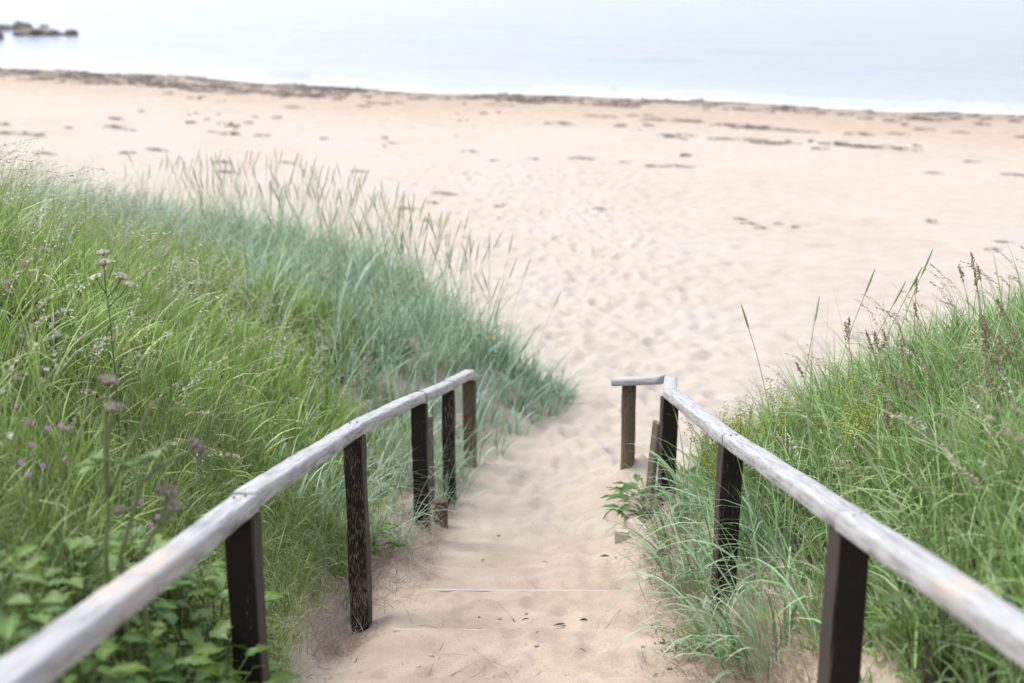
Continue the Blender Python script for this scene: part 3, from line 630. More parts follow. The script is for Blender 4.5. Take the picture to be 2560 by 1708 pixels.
# wire loop round the left rail over its third visible post
mb = MB(); c = np.array(LP[5]) + np.array([-.03, -.30, .066]) * np.array([1, 1, 1])
dv = np.array(LP[5]) - np.array(LP[4]); dv /= np.linalg.norm(dv); q = np.array(LP[5]) - dv * .05; sd = np.cross((0, 0, 1), dv); sd /= np.linalg.norm(sd); upv = np.cross(dv, sd)
mb.tube([q + sd * .052 * a_ + upv * .041 * b_ for a_, b_ in ((1.02, -1.4), (1.02, .3), (.6, 1.0), (0, 1.06), (-.6, 1.0), (-1.02, .3), (-1.02, -1.4))], .0016, 5, (.05, .045, .04)); mb.build('wire_loop', M_BIT, left)

for par, pts, ids in ((left, LP, (3, 4, 5, 6)), (right, RP, (2, 3, 4))):
    for i in ids:
        dv = np.array(pts[i]) - np.array(pts[i - 1]); dv /= np.linalg.norm(dv); sd = np.cross((0, 0, 1), dv); sd /= np.linalg.norm(sd); upv = np.cross(dv, sd)
        for s_, t_ in ((-.016, -.05), (.014, -.085)):
            q = np.array(pts[i]) + dv * t_ + sd * s_ + upv * .027; mb = MB(); mb.tube([q, q + upv * .0055], .0042, 8, (.035, .03, .028)); mb.build('nail', M_BIT, par)
# old leftover timber
o = post_piece('leaning_board', (.928, 8.60, 2.16), 1.25, .028, .10, .25, M_STUMP, None, 0, (.075, 0))
tag(o, 'narrow weathered leaning board propped behind the dark corner post of the right handrail', 'board')
o = post_piece('old_post', (-.575, 9.45, 1.93), 1.0, .05, .06, .1, M_STUMP, None, 0, (0, 0), 1); tag(o, 'thin grey old post in the grass left of the fourth left handrail post', 'post')
o = post_piece('stump', (-.485, 9.02, 1.47), 1.0, .09, .09, .1, M_POST_BROWN, None, 0, (0, 0)); tag(o, 'low sawn stump in front of the fourth post of the left handrail', 'stump')

# ------------------------------------------------------------------ timber steps, nearly buried in sand
steps = empty('timber_steps', (0, 0, 0), 0, 'sand-covered path steps with bleached board edges between the two handrails', 'steps')
def board(name, p0, p1, th, ht, mat, parent, top):
    p0 = np.array(p0, float); p1 = np.array(p1, float); d = p1 - p0; L = np.hypot(d[0], d[1]); n = 14; v = []
    for i in range(n + 1):
        x = L * i / n; zc = d[2] * i / n
        for (yy, zz) in ((-th / 2, -ht), (th / 2, -ht), (th / 2, -.003), (th / 2 - .003, 0), (-th / 2 + .003, 0), (-th / 2, -.003)):
            v.append((x, yy + random.gauss(0, .0007), zc + zz + random.gauss(0, .0009)))
    f = [(i * 6 + k, i * 6 + (k + 1) % 6, (i + 1) * 6 + (k + 1) % 6, (i + 1) * 6 + k) for i in range(n) for k in range(6)] + [(5, 4, 3, 2, 1, 0), tuple(n * 6 + k for k in range(6))]
    me = bpy.data.meshes.new(name); me.from_pydata(v, [], f); me.update(); me.materials.append(mat); float_attr(me, 'wear', np.ones(len(v)))
    o = link(bpy.data.objects.new(name, me), parent); o.location = p0; o.rotation_euler = (0, 0, math.atan2(d[1], d[0])); return o
for k, y in enumerate(STEPS[:-1]):
    xs = np.linspace(-.62, .62, 60); zt = float(np.percentile(ground_fine(xs, xs * 0 + y), 18))
    t1, t2 = random.choice([(.004, -.014), (-.014, .004), (-.004, .002), (-.010, .003)])
    board('step_board', (-.56, y + random.gauss(0, .012), zt + t1), (.80, y + random.gauss(0, .012), zt + t2), .024, .20, M_OLD, steps, 0)
g1, g2, g3 = (float(ground_fine(a_, b_)) for a_, b_ in ((.755, 8.52), (.865, 7.58), (.72, 8.23)))
board('side_board', (.755, 8.52, g1 + .09), (.865, 7.58, g2 + .05), .075, .30, M_OLD, steps, 0)
board('side_board', (.645, 8.24, g3 + .05), (.725, 8.22, g3 + .05), .05, .12, M_OLD, steps, 0)

# ------------------------------------------------------------------ rocks in the shallows
def rock(loc, sx, sy, sz, label):
    import bmesh
    bm = bmesh.new(); bmesh.ops.create_icosphere(bm, subdivisions=4, radius=1); s = random.random() * 40
    from mathutils import noise as mn, Vector
    for v in bm.verts:
        p = v.co.copy(); k = 1 + .45 * mn.noise(p * 1.4 + Vector((s, 0, 0))) + .22 * mn.noise(p * 3.7 + Vector((0, s, 0))) + .10 * mn.noise(p * 8 + Vector((0, s, s)))
        v.co = Vector((p.x * sx * k, p.y * sy * k, p.z * sz * k))
    me = bpy.data.meshes.new('sea_rock'); bm.to_mesh(me); bm.free(); me.materials.append(M_ROCK); me.polygons.foreach_set('use_smooth', np.ones(len(me.polygons), bool))
    o = link(bpy.data.objects.new('sea_rock', me)); o.location = loc; o.rotation_euler = (0, 0, random.random() * .5 - .25); tag(o, label, 'rock', 'weedy rocks in the shallows')
rock((-37.9, 108.5, .0), .95, .8, .36, 'far low rock left of the taller hump behind the long rock in the sea')
rock((-36.6, 108.3, .05), .80, .8, .50, 'taller farther hump of the pair of rocks behind the long rock in the sea')
rock((-33.0, 99.6, .0), 1.1, .8, .54, 'long dark rock in the middle of the sea rock group')
rock((-31.5, 99.6, .0), .75, .7, .38, 'mid-size rock touching the right end of the long sea rock')
rock((-30.3, 99.9, -.02), .55, .5, .36, 'small rock farthest right of the sea rock group')
rock((-34.4, 95.9, .0), .75, .6, .50, 'nearest sea rock, cut by the left picture edge')
rock((-36.0, 112.0, -.05), .35, .4, .30, 'tiny rock tip just behind the sea rock group')
rock((-33.0, 104.5, -.05), .4, .4, .28, 'tiny dark rock tip between the far and near sea rocks')

# ------------------------------------------------------------------ seaweed on the beach
def weed_mesh(n, L, W, seed):
    r = np.random.default_rng(seed); mb = MB()
    for k in range(n):
        x, y = L * .42 * (2 * (k + .5) / n - 1), r.normal(0, W * .16); a = r.normal(0, .5) + PI * (r.random() < .5); ln = .14 + .2 * r.random(); w = .007 + .013 * r.random(); z0 = .01 + .06 * max(0, 1 - abs(x) / L * 2) * r.random()
        pts = []; c = tuple(np.array(random.choice([(.08, .064, .05), (.12, .094, .068), (.06, .052, .045), (.16, .12, .075)])) * (.7 + .6 * r.random()))
        for i in range(6):
            a += r.normal(0, .45); pts.append((x, y, z0 + .035 * abs(math.sin(i * 1.1 + seed + k)))); x += math.cos(a) * ln / 5; y += math.sin(a) * ln / 5
        v = []; 
        for i, p in enumerate(pts): ww = w * (1 - abs(i - 2.3) / 4); v += [(p[0], p[1] - ww, p[2]), (p[0], p[1], p[2] + .014), (p[0], p[1] + ww, p[2] - .003)]
        mb.add(v, [(3 * i + j, 3 * i + 3 + j, 3 * i + 4 + j, 3 * i + 1 + j) for i in range(5) for j in (0, 1)], c)
    return mb.mesh('seaweed_clump', M_WEED)
WM = [weed_mesh(17, .75, .26, 100 + k) for k in range(4)] + [weed_mesh(34, 1.9, .36, 200 + k) for k in range(3)]
def on_beach(x, y):
    r = ray(x, y); t = 10.
    for k in range(30): q = EYE + r * t; t *= 1 + .6 * ((q[2] - float(ground_fine(q[0], q[1]))) / max(.2, EYE[2] - float(ground_fine(q[0], q[1]))))
    return EYE + r * t
CL = [(577, 338, 1.2), (531, 332, .7), (653, 340, .7), (283, 321, 1.1), (327, 327, .6), (289, 300, 1.2), (49, 338, 2), (169, 321, .6), (8, 313, .9), (389, 378, 1.1), (316, 384, .8), (109, 387, .9), (555, 408, .8), (564, 433, .9), (719, 408, .6), (896, 430, .5), (1174, 380, .6), (980, 359, .5), (1236, 403, .4), (1111, 487, .7), (1081, 509, .4), (1013, 523, .6), (1247, 517, .35), (1067, 555, .3), (1252, 264, 1.6), (730, 270, 1), (907, 267, .9), (1454, 399, .8), (1334, 399, .5), (1558, 407, .5), (1634, 418, .8), (1697, 419, .8), (1601, 291, 1.6), (1683, 305, 2.4), (1727, 305, 1.2), (1503, 293, 1.6), (1857, 319, 2.6), (1895, 321, 1.6), (2004, 331, 1.5), (1934, 327, 2.0), (2146, 338, 1.1), (2241, 337, .9), (2309, 326, 1), (2402, 333, .8), (1846, 352, 2), (1944, 362, 1.3), (1901, 360, 1.2), (2140, 368, 2), (2086, 363, 1.2), (2206, 373, 2.2), (2048, 374, .8), (1500, 524, .4), (1871, 561, .45), (1945, 561, .3), (1988, 569, .25), (1850, 550, .35), (1900, 572, .3), (2331, 434, .6), (2429, 406, .7), (2543, 441, .8), (2481, 626, .4), (2505, 607, .4), (2328, 554, .4), (1690, 340, 1.6), (1395, 312, 1.2), (2560, 345, 1.1)]
for k, (x, y, s) in enumerate(CL):
    q = on_beach(x, y); big = s >= 1.5; me = WM[4 + k % 3] if big else WM[k % 4]
    o = link(bpy.data.objects.new('seaweed_clump', me)); sc = (s / 1.9 if big else s) * .85
    o.scale = (sc * random.uniform(.75, 1.2), sc * random.uniform(.6, 1.3), max(.5, sc)); o.location = (q[0], q[1], q[2] - .01); o.rotation_euler = (0, 0, -.35 + random.gauss(0, .2))
    if big: tag(o, 'long dark streak of dried seaweed lying across the open beach', 'seaweed', 'long seaweed streaks on the beach')
    else: tag(o, 'small dark clump of dried seaweed scattered on the open beach', 'seaweed', 'small seaweed clumps on the beach')
# the strand line: a mass of wrack
P = Patch(); mb = MB()
def ribbon(x, y, ln, w, c):
    a = rng.normal(-.4, .35); v = []; z0 = float(base_z(x, y)) + .03
    for i in range(4): v += [(x, y - w * 2, z0 - .02 + .015 * rng.random()), (x, y + w * 1.5, z0 + .01 + .04 * rng.random())]; a += rng.normal(0, .4); x += math.cos(a) * ln / 3; y += math.sin(a) * ln / 3
    mb.add(v, [(0, 2, 3, 1), (2, 4, 5, 3), (4, 6, 7, 5)], c)
WC = [(.105, .082, .064), (.165, .13, .095), (.07, .06, .05), (.24, .19, .14)]
for k in range(20000):
    x = -34 + 62 * rng.random(); dens = .12 + .6 * (x < -6) + .45 * math.exp(-((x - 2) / 4) ** 2); off = .7 + (7.5 if x < -4 else 5) * rng.random() ** 1.25
    cl = float(vnoise(x, off * 3.0, 1.3, 19)) * .6 + .4 * float(vnoise(x, off * 3, .5, 20))
    if rng.random() > dens * sstep(.52, .74, cl): continue
    ribbon(x, float(yshore(x)) - off, .2 + .4 * rng.random(), .005 + .013 * rng.random(), random.choice(WC))
for k in range(1400):
    x = -18 + 50 * rng.random(); off = 6 + 16 * rng.random()
    if float(vnoise(x + off * .4, off * 2.4, 2.1, 23)) * .5 + .5 * float(vnoise(x, off * 3, .7, 24)) < .72: continue
    ribbon(x, float(yshore(x)) - off, .15 + .3 * rng.random(), .005 + .012 * rng.random(), random.choice(WC))
P.mb(mb); P.build('seaweed_wrack', M_WEED, 'dark strand line of seaweed along the water edge', 'seaweed')

# ------------------------------------------------------------------ broad-leaved plants
def leaf_mesh(name, L, W, seed, col, lobes=0.0, curl=.5, ny_=7, nx_=4, mat=None):
    r = np.random.default_rng(seed); v = []; c = []
    for j in range(ny_ + 1):
        t = j / ny_; prof = math.sin(PI * min(1, t * .93 + .06)) ** .75 * (1 - .25 * t); prof *= 1 + lobes * math.sin(t * 19 + seed) 
        for i in range(-nx_ // 2, nx_ // 2 + 1):
            s = i / (nx_ / 2); x = s * W / 2 * prof; y = L * t; z = -curl * L * t * t * .6 + .16 * W * abs(s) * (1 if seed % 2 else .5) + .05 * W * math.sin(t * 14 + s * 3 + seed) * abs(s) + r.normal(0, .012 * W)
            v.append((x, y - .06 * L * abs(s) * lobes, z)); c.append(tuple(np.array(col) * (1.25 if i == 0 else 1.0)))
    n = nx_ + 1; f = [(j * n + i, j * n + i + 1, (j + 1) * n + i + 1, (j + 1) * n + i) for j in range(ny_) for i in range(nx_)]
    me = bpy.data.meshes.new(name); me.from_pydata(v, [], f); me.update(); me.polygons.foreach_set('use_smooth', np.ones(len(f), bool)); me.materials.append(mat or M_LEAF)
    a = me.color_attributes.new('col', 'FLOAT_COLOR', 'POINT'); cc = np.ones((len(v), 4), np.float32); cc[:, :3] = c; a.data.foreach_set('color', cc.ravel()); return me
def place_leaf(me, parent, p, az, pitch, s, roll=0):
    o = link(bpy.data.objects.new('leaf', me), parent); o.location = p; o.rotation_mode = 'ZXY' if False else 'XYZ'
    o.rotation_euler = (pitch, roll, az - PI / 2); o.scale = (s, s, s); return o
LM = [leaf_mesh('leaf', .20, .13, 1 + k, random.choice([(.12, .22, .045), (.15, .25, .06), (.10, .19, .04)]), .16 + .07 * (k % 3), .45 + .2 * (k % 4), 10) for k in range(8)]
DM = [leaf_mesh('leaf', .22, .13, 31 + k, (.085, .165, .04), .08, .7) for k in range(4)]
def leafy_plant(name, loc, n, h, spread, meshes, s0, s1, label, cat, group=None):
    e = empty(name, loc, 0, label, cat, group); mb = MB(); spots = []
    for k in range(n):
        az = k * 2.4 + random.gauss(0, .3); f = (k + .5) / n; r = spread * (.25 + .75 * math.sqrt(1 - f) + .15 * random.random()); z = h * (.35 + .65 * f) * (.85 + .3 * random.random())
        p = (r * math.cos(az), r * math.sin(az), z); mb.tube([(0, 0, -.02), (p[0] * .35, p[1] * .35, z * .75), p], [.0045, .0035, .002], 5, (.11, .17, .05)); spots.append((p, az))
    mb.build('stem', M_STEM, e)
    for p, az in spots: place_leaf(random.choice(meshes), e, p, az + random.gauss(0, .35), .35 + random.gauss(0, .25), s0 + (s1 - s0) * random.random(), random.gauss(0, .25))
    return e
spots = []
for k in range(4000):                     # spread the leafy weeds over the near left corner of the bank
    x = -2.35 + 1.45 * random.random(); y = 2.1 + 2.75 * random.random(); q = np.array([x, y])
    z = float(ground_fine(x, y)); pr = np.array([x, y, z + .3]) - EYE; p = math.radians(PITCH); dep = pr[1] * math.cos(p) - pr[2] * math.sin(p); u = 1280 + FPX * pr[0] / dep; v_ = 854 - FPX * (pr[1] * math.sin(p) + pr[2] * math.cos(p)) / dep
    lim = 1340 + max(0, (u - 330)) * .55
    if not (-120 < u < 545 and lim < v_ < 1850): continue
    if any(np.hypot(*(q - s_)) < .135 for s_ in spots): continue
    spots.append(q)
for q in spots:
    leafy_plant('leafy_weed', (q[0], q[1], float(ground_fine(*q)) - .01), 24, .22 + .2 * random.random(), .17, LM, .22, .50, 'low bushy green weed with soft toothed leaves under the near left rail', 'weed', 'leafy weeds under the near left rail')
for (x, y, nm) in [(.98, 8.95, 'dark green dock plant sprawling beside the short end post on the right'), (.93, 8.62, 'dark green dock plant behind the pale side board of the steps')]:
    leafy_plant('dock_plant', (x - .07, y, float(ground_fine(x - .07, y)) - .02), 30, .17, .18, DM, .32, .6, nm, 'dock')
for (x, y, nm) in [(2.35, 5.2, 'bright broad-leaved weed in the grass near the right picture edge'), (1.32, 3.95, 'bright green leafy weed behind the nearest right post'), (-.80, 7.55, 'small bright leafy weed beside the third left post')]:
    leafy_plant('broadleaf_weed', (x, y, float(ground_fine(x, y)) - .02), 14, .34 if x > 0 else .16, .16 if x > 0 else .1, LM, .35, .6, nm, 'weed')

# ------------------------------------------------------------------ hogweed with seed heads
def umbel(parent, p, d, size, col, n=12):
    p = np.array(p, float); d = np.array(d, float); d /= np.linalg.norm(d); a = np.cross(d, (.2, .1, .97) if abs(d[2]) < .9 else (1, 0, 0)); a /= np.linalg.norm(a); b = np.cross(d, a); mb = MB()
    for k in range(n):
        t = 2.4 * k; r = size * math.sqrt((k + .5) / n); q = p + d * size * (.75 - .22 * (r / size) ** 2) + (a * math.cos(t) + b * math.sin(t)) * r
        mb.tube([p, (p + q) / 2 + d * size * .12, q], .0011, 4, (.2, .2, .1), False)
        for m in range(11):
            v = rng.normal(0, 1, 3) * size * .11; mb.blob(q + v * np.array([1, 1, .6]), .0038 + .002 * rng.random(), tuple(np.array(col) * (.7 + .6 * rng.random())), (1, 1, 1.2))
    return mb.build('seed_head', M_FLOWER, parent)
def hog(name, d, stems, heads, leaves, label, cat, stemcol=(.16, .20, .075), r0=.0085, hcol=(.36, .30, .235)):
    base = at_depth(*stems[0][0], d); g = float(ground_fine(base[0], base[1])); e = empty(name, (base[0], base[1], g), 0, label, cat); off = np.array([base[0], base[1], g])
    for i, pts in enumerate(stems):
        pp = [at_depth(x, y, d + dd) - off for x, y, dd in [(q[0], q[1], q[2] if len(q) > 2 else 0) for q in pts]]
        if pp[0][2] > -.01 and i in ROOTED: pp = [np.array([pp[0][0], pp[0][1], -.03])] + pp
        f = []
        for a, b in zip(pp[:-1], pp[1:]): f += [a, (a * 2 + b) / 3, (a + 2 * b) / 3]
        f.append(pp[-1]); mb = MB(); mb.tube(f, list(np.linspace(r0 if i in ROOTED else r0 * .75, r0 * .5, len(f))), 8, stemcol); mb.build('stem', M_STEM, e)
    for (x, y, dd, tx, tz, s) in heads: umbel(e, at_depth(x, y, d + dd) - off, (tx, -.1, tz), s * .82, tuple(np.array(hcol) * (.85 + .4 * random.random())))
    for (x, y, az, s) in leaves:
        p = at_depth(x, y, d) - off
        for k in range(3): place_leaf(LM[k], e, p, az + (k - 1) * .8, .2, s)
    return e
def umbellifers():
    global ROOTED
    ROOTED = (0, 4, 5)
    hog('hogweed', 4.05,
        [[(264, 1390), (268, 1300), (271, 1242)], [(271, 1242), (262, 1130), (266, 990), (272, 962)], [(272, 1242), (266, 1150), (275, 1060), (284, 1030)], [(273, 1235), (312, 1150), (352, 1065), (385, 1003)],
         [(302, 1390), (330, 1290), (352, 1210), (396, 1168), (440, 1142), (484, 1126)], [(352, 1385), (385, 1330), (398, 1310)], [(398, 1310), (412, 1270), (418, 1240)], [(398, 1310), (420, 1290), (432, 1275)], [(398, 1310), (425, 1303), (445, 1304)]],
        [(272, 962, 0, .25, 1, .030), (284, 1030, 0, .2, 1, .032), (484, 1126, 0, 1, .75, .034), (418, 1240, 0, .1, 1, .036), (432, 1275, 0, .3, 1, .018), (300, 1282, 0, .1, 1, .020), (432, 1258, 0, .5, 1, .014)],
        [(262, 1158, 3.1, .45), (290, 1158, .3, .3), (385, 1150, 2.6, .38), (395, 1166, 1.2, .2)],
        'tall hogweed with brown seed heads on branching stems behind the near left rail', 'hogweed')
    ROOTED = (0,)
    hog('cow_parsley', 5.9, [[(285, 905), (275, 800), (266, 735)], [(266, 735), (262, 700), (260, 668)], [(266, 735), (250, 712), (243, 700)], [(268, 745), (292, 715), (300, 700)], [(270, 770), (300, 740), (318, 715)]],
        [(260, 668, 0, 0, 1, .042), (243, 700, 0, -.3, 1, .030), (300, 700, 0, .3, 1, .034), (318, 715, 0, .5, 1, .026), (258, 640, .15, 0, 1, .030)], [], 'cow parsley with creamy white flower heads standing above the left bank grass', 'cow parsley', (.10, .13, .05), .004, (.58, .58, .42))
umbellifers()

# ------------------------------------------------------------------ pink campion
def campion(loc, h, n, label):
    e = empty('pink_campion', loc, 0, label, 'flower', 'pink campion in the grass'); mb = MB(); tips = []
    for k in range(n):
        a = random.random() * 6.28; t = np.array([.05 * math.cos(a) * (1 + k * .3), .05 * math.sin(a) * (1 + k * .3), h * (.8 + .25 * random.random())]); mb.tube([(0, 0, -.02), t * np.array([.4, .4, .6]), t], [.0018, .0014, .001], 4, (.13, .15, .06)); tips.append(t)
    mb.build('stem', M_STEM, e)
    for t in tips:
        f = MB(); tilt = np.array([random.gauss(0, .5), -.7 + random.gauss(0, .3), .6]); tilt /= np.linalg.norm(tilt); a = np.cross(tilt, (1, 0, .1)); a /= np.linalg.norm(a); b = np.cross(tilt, a)
        for k in range(5):
            w = 2 * PI * k / 5; u = a * math.cos(w) + b * math.sin(w); s_ = -a * math.sin(w) + b * math.cos(w); r = .0095
            f.add([t, t + u * r * .6 + s_ * r * .35, t + u * r * 1.1 + s_ * r * .3, t + u * r * .95, t + u * r * 1.1 - s_ * r * .3, t + u * r * .6 - s_ * r * .35], [(0, 1, 2, 3), (0, 3, 4, 5)], (.50, .26, .47))
        f.blob(t - tilt * .006, .0045, (.22, .09, .12), (1, 1, 1.4)); f.build('flower', M_FLOWER, e, False)
def surface_hit(x, y, lift):        # where a view ray comes within `lift` of the bank
    r = ray(x, y)
    for t in np.arange(2.2, 22, .04):
        q = EYE + r * t
        if q[2] - float(ground_fine(q[0], q[1])) < lift: return q
    return q
CAMP = [((88, 1090), 3, 'cluster of pink campion flowers left of the hogweed stem'), ((130, 1075), 2, 'pair of pink campion flowers at the top right of the left cluster'), ((75, 1120), 2, 'pink campion just below the left campion cluster'), ((122, 1145), 3, 'lowest pink campion of the group left of the hogweed'),
        ((305, 1275), 2, 'pink campion beside the hogweed stem fork'), ((345, 1325), 2, 'pink campion low beside the leafy weeds and near rail'), ((665, 985), 2, 'pale pink campion in mid grass above the near rail'), ((845, 960), 2, 'pink campion close to the bend of the left rail'), ((145, 550), 2, 'pink campion high up near the top of the left bank'), ((140, 590), 1, 'lone pink campion just below the top of the left bank'),
        ((75, 650), 2, 'pink campion near the left picture edge above the meadow'), ((45, 700), 2, 'pink campion at the left edge beside cow parsley'), ((940, 1090), 1, 'small pink campion behind the rail between the second and third left posts'), ((20, 975), 1, 'single pink campion in the grass at the left picture edge')]
for (xy, n, lab) in CAMP:
    q = surface_hit(*xy, .42); g = float(ground_fine(q[0], q[1])); campion((q[0], q[1], g), max(.2, q[2] - g + .03), n, lab)

# ------------------------------------------------------------------ yellow-flowered weed on the right bank
def yellow_weed(loc, h, label):
    e = empty('yellow_bedstraw', loc, 0, label, 'flower'); mb = MB(); f = MB()
    for k in range(16):
        a = random.random() * 6.28; r = .16 * random.random() + .02; t = np.array([r * math.cos(a), r * math.sin(a), h * (.6 + .45 * random.random())]); mid = t * np.array([.5, .5, .6]); mb.tube([(0, 0, -.02), mid, t], [.0018, .0014, .0009], 4, (.19, .25, .06))
        for m in range(26):
            s = .45 + .55 * random.random(); p = mid + (t - mid) * ((s - .45) / .55); v = rng.normal(0, .014, 3)
            if random.random() < .5: f.blob(p + v, .0042, (.60, .58, .06))
            else: mb.blob(p + v * 1.3, .006, (.20, .27, .06), (1, .5, .6), random.random() * 6)
    mb.build('stem', M_STEM, e); f.build('flower', M_FLOWER, e)['kind'] = 'stuff'
for (x, y, lab) in [(1.18, 8.0, 'yellow-flowered bedstraw just right of the dark corner post'), (1.32, 7.75, 'yellow bedstraw above the rail right of the corner post'), (1.28, 8.35, 'yellow bedstraw farthest down the right bank by the corner post'), (1.48, 7.5, 'yellow bedstraw farther right in the grass, beyond the second right post'), (1.15, 7.45, 'yellow bedstraw left of the second right post, under the rail'), (1.4, 8.1, 'yellow bedstraw at the back of the right bank above the rail'), (1.62, 6.2, 'low yellow bedstraw in the grass right of the second right post')]:
    yellow_weed((x, y, float(ground_fine(x, y))), .52, lab)
# ragwort rosette at the foot of the second right post
def feathery(loc, h, label):
    e = empty('ragwort_plant', loc, 0, label, 'ragwort'); 
    for k in range(16):
        a = k * 2.4; mb = MB(); L = h * (.6 + .5 * random.random()); th = .25 + .8 * random.random(); pts = []; p = np.array([0, 0, 0.])
        for i in range(7): pts.append(p.copy()); p = p + np.array([math.cos(a) * math.sin(th), math.sin(a) * math.sin(th), math.cos(th)]) * L / 6; th += .10
        mb.tube(pts, .0016, 4, (.12, .19, .05), False)
        for i in range(2, 7):
            for sd_ in (-1, 1):
                for m in range(2):
                    q = pts[i] - (pts[i] - pts[i - 1]) * m * .5; dd = np.array([-math.sin(a) * sd_, math.cos(a) * sd_, .35]) + rng.normal(0, .3, 3); ln = .028 * (1.2 - abs(i - 4) * .15); s_ = np.array([math.cos(a), math.sin(a), .3]) * ln * .22
                    mb.add([q, q + dd * ln * .5 + s_, q + dd * ln, q + dd * ln * .5 - s_], [(0, 1, 2, 3)], tuple(np.array((.11, .195, .045)) * (.8 + .5 * random.random())))
        mb.build('leaf', M_STEM, e)
    return e
feathery((.90, 5.75, float(ground_fine(.90, 5.75)) - .01), .30, 'bushy feathery ragwort plant at the path edge beside the second right post')
# cocksfoot and lyme stalks standing up from the right bank
def cocksfoot(loc, h, az, lean, label):
    e = empty('cocksfoot_stalk', loc, 0, label, 'grass stalk', 'brown-headed stalks on the right bank'); mb = MB(); pts = []; p = np.array([0, 0, -.02]); th = lean
    for k in range(8): pts.append(p.copy()); th += .03 + .02 * k * lean; p = p + np.array([math.cos(az) * math.sin(th), math.sin(az) * math.sin(th), math.cos(th)]) * h / 7
    mb.tube(pts, list(np.linspace(.002, .001, 8)), 4, (.16, .20, .08)); mb.build('stem', M_STEM, e); f = MB(); d = (pts[-1] - pts[-2]); d /= np.linalg.norm(d); c0 = random.choice([(.44, .33, .25), (.50, .39, .29), (.38, .34, .20)])
    for k in range(9):
        t = k / 8; side = rng.normal(0, 1, 3); side -= d * (side @ d); side /= np.linalg.norm(side); q = pts[-1] - d * .075 * (1 - t) + side * (.013 * (1 - t) * (1 if k % 2 else .4))
        for m in range(7): f.blob(q + d * rng.normal(.004, .006) + rng.normal(0, .0032, 3), .0034, tuple(np.array(c0) * (.7 + .6 * rng.random())), (.8, .8, 1.5))
    f.build('seed_head', M_FLOWER, e)
for k in range(58):
    x = 1.5 + 1.5 * random.random(); y = 4.6 + 2.9 * random.random(); g = float(ground_fine(x, y))
    if k < 16: x = 2.0 + .45 * random.random(); y = 5.3 + .7 * random.random(); g = float(ground_fine(x, y))
    cocksfoot((x, y, g), .40 + .26 * random.random(), random.choice([PI, 2.6, 0.3, -2.4]) + random.gauss(0, .4), .04 + .16 * random.random(), 'slender grass stalk with a clumped brown seed head on the right bank')
for (x, y, d, h, az, ln, lab) in [(2215, 880, 7.2, .78, 0, .03, 'tall green lyme spike leaning left, highest beside the right bank edge'), (2075, 880, 7.4, .62, 0, .01, 'upright green lyme spike nearest the picture centre on the right bank'), (2110, 900, 7.4, .62, .2, .16, 'green lyme spike leaning right between two taller spikes'), (2150, 900, 7.3, .74, .1, .13, 'green lyme spike leaning right beside the tallest spike'), (1950, 930, 7.8, .5, 3, .03, 'short thin lyme spike at the thin left end of the right bank'), (2000, 930, 7.6, .5, 1, .05, 'thin lyme spike in the sparse part of the right bank')]:
    q = at_depth(x, y, d); g = float(ground_fine(q[0], q[1])); e = empty('lyme_stalk', (q[0], q[1], g), 0, lab, 'grass stalk'); mb = MB(); spike(mb, (0, 0, -.02), max(.3, q[2] - g + h * .55), az, ln, (.20, .30, .11), (.32, .40, .19), .15)
    mb.build('stem', M_STEM, e)

# ------------------------------------------------------------------ litter on the path
def ball(name, loc, r, sq, col, mat, label, cat, group=None, rot=0):
    import bmesh
    bm = bmesh.new(); bmesh.ops.create_icosphere(bm, subdivisions=2, radius=r)
    for v in bm.verts: v.co *= 1 + random.gauss(0, .05); v.co.x *= sq[0]; v.co.y *= sq[1]; v.co.z *= sq[2]
    me = bpy.data.meshes.new(name); bm.to_mesh(me); bm.free(); me.materials.append(mat); me.polygons.foreach_set('use_smooth', np.ones(len(me.polygons), bool))
    a = me.color_attributes.new('col', 'FLOAT_COLOR', 'POINT'); c = np.ones((len(me.vertices), 4), np.float32); c[:, :3] = col; a.data.foreach_set('color', c.ravel())
    o = link(bpy.data.objects.new(name, me)); o.location = loc; o.rotation_euler = (0, 0, rot); return tag(o, label, cat, group)
for (x, y, r, c) in [(1248, 1548, .010, (.36, .33, .33)), (1316, 1535, .009, (.33, .30, .27)), (1518, 1527, .007, (.5, .46, .42)), (1342, 1615, .010, (.40, .37, .36)), (1077, 1640, .011, (.42, .38, .34)), (1607, 1618, .010, (.30, .28, .26)), (1660, 1610, .007, (.06, .05, .04)), (1197, 1575, .007, (.10, .08, .07)), (1198, 1544, .006, (.08, .07, .06)), (1298, 1574, .005, (.10, .09, .08)), (1674, 1674, .010, (.09, .055, .04)), (1046, 1667, .008, (.5, .42, .38)), (1540, 1394, .007, (.08, .065, .05)), (1247, 1341, .012, (.13, .09, .06))]:
    q = on_beach(x, y); ball('pebble', (q[0], q[1], q[2] + r * .2), r, (1.3, 1, .6), c, M_PEBBLE, 'small rounded pebble lying on the sandy steps', 'pebble', 'pebbles on the sandy steps', random.random() * 3)
q = on_beach(1618, 1450); mb = MB(); v = []
for j in range(5):
    for i in range(4): v.append((.016 * (i - 1.5) + random.gauss(0, .004), .010 * (j - 2), .012 + .018 * random.random()))
mb.add(v, [(j * 4 + i, j * 4 + i + 1, j * 4 + i + 5, j * 4 + i + 4) for j in range(4) for i in range(3)], (.75, .76, .80)); o = mb.build('plastic_scrap', M_BIT, None, False); o.location = q; tag(o, 'crumpled whitish plastic scrap at the right edge of the path', 'litter')
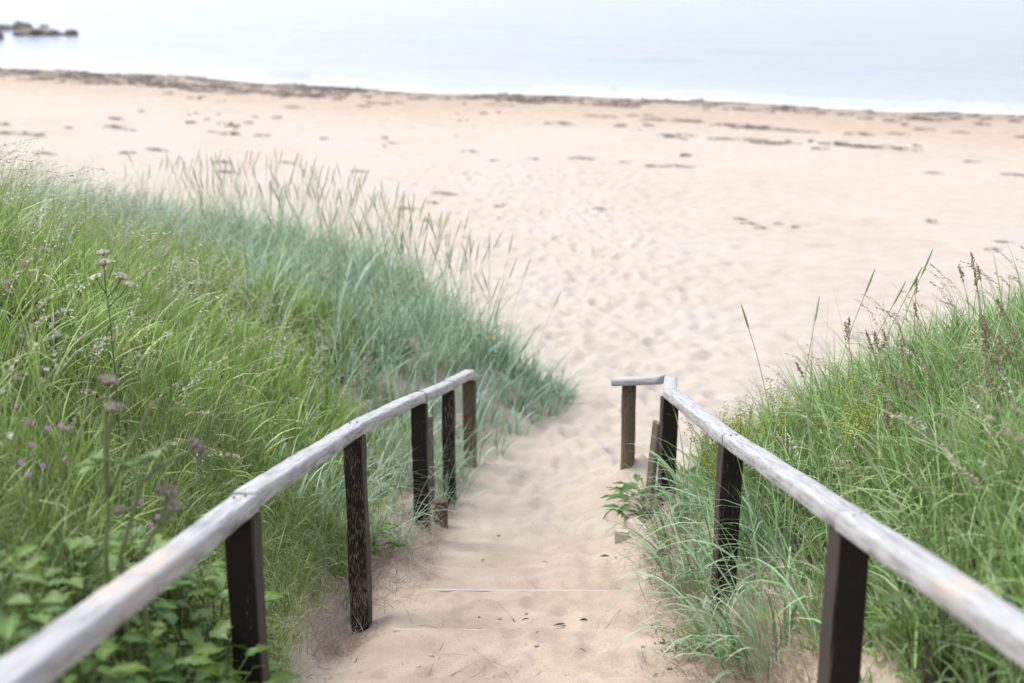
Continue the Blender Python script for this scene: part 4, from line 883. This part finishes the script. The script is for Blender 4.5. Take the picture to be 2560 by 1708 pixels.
STR = [((1010, 1512), (1030, 1560)), ((1047, 1565), (1102, 1575)), ((1245, 1505), (1287, 1555)), ((1109, 1608), (1070, 1692)), ((1100, 1645), (1068, 1690)), ((1148, 1604), (1215, 1648)), ((1165, 1632), (1200, 1672)), ((1215, 1648), (1295, 1680)), ((1126, 1692), (1190, 1655)), ((1212, 1668), (1155, 1708)), ((1108, 1636), (1180, 1642)), ((1552, 1526), (1512, 1574)), ((1340, 1582), (1410, 1572)), ((1240, 1680), (1238, 1708)), ((1262, 1680), (1280, 1708)), ((1342, 1690), (1352, 1676))]
for a, b in STR:
    pa, pb = on_beach(*a), on_beach(*b); mb = MB(); mid = (pa + pb) / 2 + np.array([random.gauss(0, .01), random.gauss(0, .01), .008]); c = random.choice([(.55, .44, .28), (.48, .40, .24), (.40, .32, .2)])
    for p in (pa, pb): p[2] += .004
    mb.tube([pa - pa, mid - pa, pb - pa], [.0017, .0017, .0009], 5, c); o = mb.build('straw_stalk', M_STRAW); o.location = pa; tag(o, 'dry yellow straw stalk lying on the sandy steps', 'straw', 'loose straws on the sandy steps')
for a, b, r in [((1305, 1552), (1322, 1548), .006), ((1450, 1552), (1468, 1550), .008), ((1382, 1566), (1412, 1560), .005), ((1402, 1571), (1415, 1565), .004), ((1500, 1392), (1522, 1391), .010), ((1202, 1405), (1212, 1400), .005), ((1354, 1404), (1372, 1410), .003), ((1280, 1549), (1286, 1556), .004), ((1448, 1622), (1466, 1632), .003), ((1632, 1695), (1645, 1685), .004)]:
    pa, pb = on_beach(*a), on_beach(*b); mb = MB(); mb.tube([pa * 0 + (0, 0, .003), (pb - pa) * .5 + (0, 0, .008), (pb - pa) + (0, 0, .003)], [r * .2, r * .65, r * .2], 6, (.08, .068, .06)); o = mb.build('dark_twig', M_BIT); o.location = pa; tag(o, 'small dark scrap of twig or weed lying on the sandy steps', 'twig', 'dark scraps on the sandy steps')
P = Patch(); n = 2600; y = 4.2 + 6.5 * rng.random(n); x = rng.uniform(-.95, 1.0, n); R = np.stack([x, y, ground_fine(x, y) + .001], 1)
P.add(*blades(R, .006 + .03 * rng.random(n) ** 3, .0012 + .002 * rng.random(n), rng.random(n) * 6.28, 1.35 + .2 * rng.random(n), rng.normal(0, .2, n), 3, 1, palette(n, [(.08, .06, .045), (.22, .16, .11), (.4, .32, .22)]), None, 0, .2))
P.build('sand_litter', M_STRAW, 'tiny dark and straw-coloured plant crumbs strewn over the path sand', 'litter')
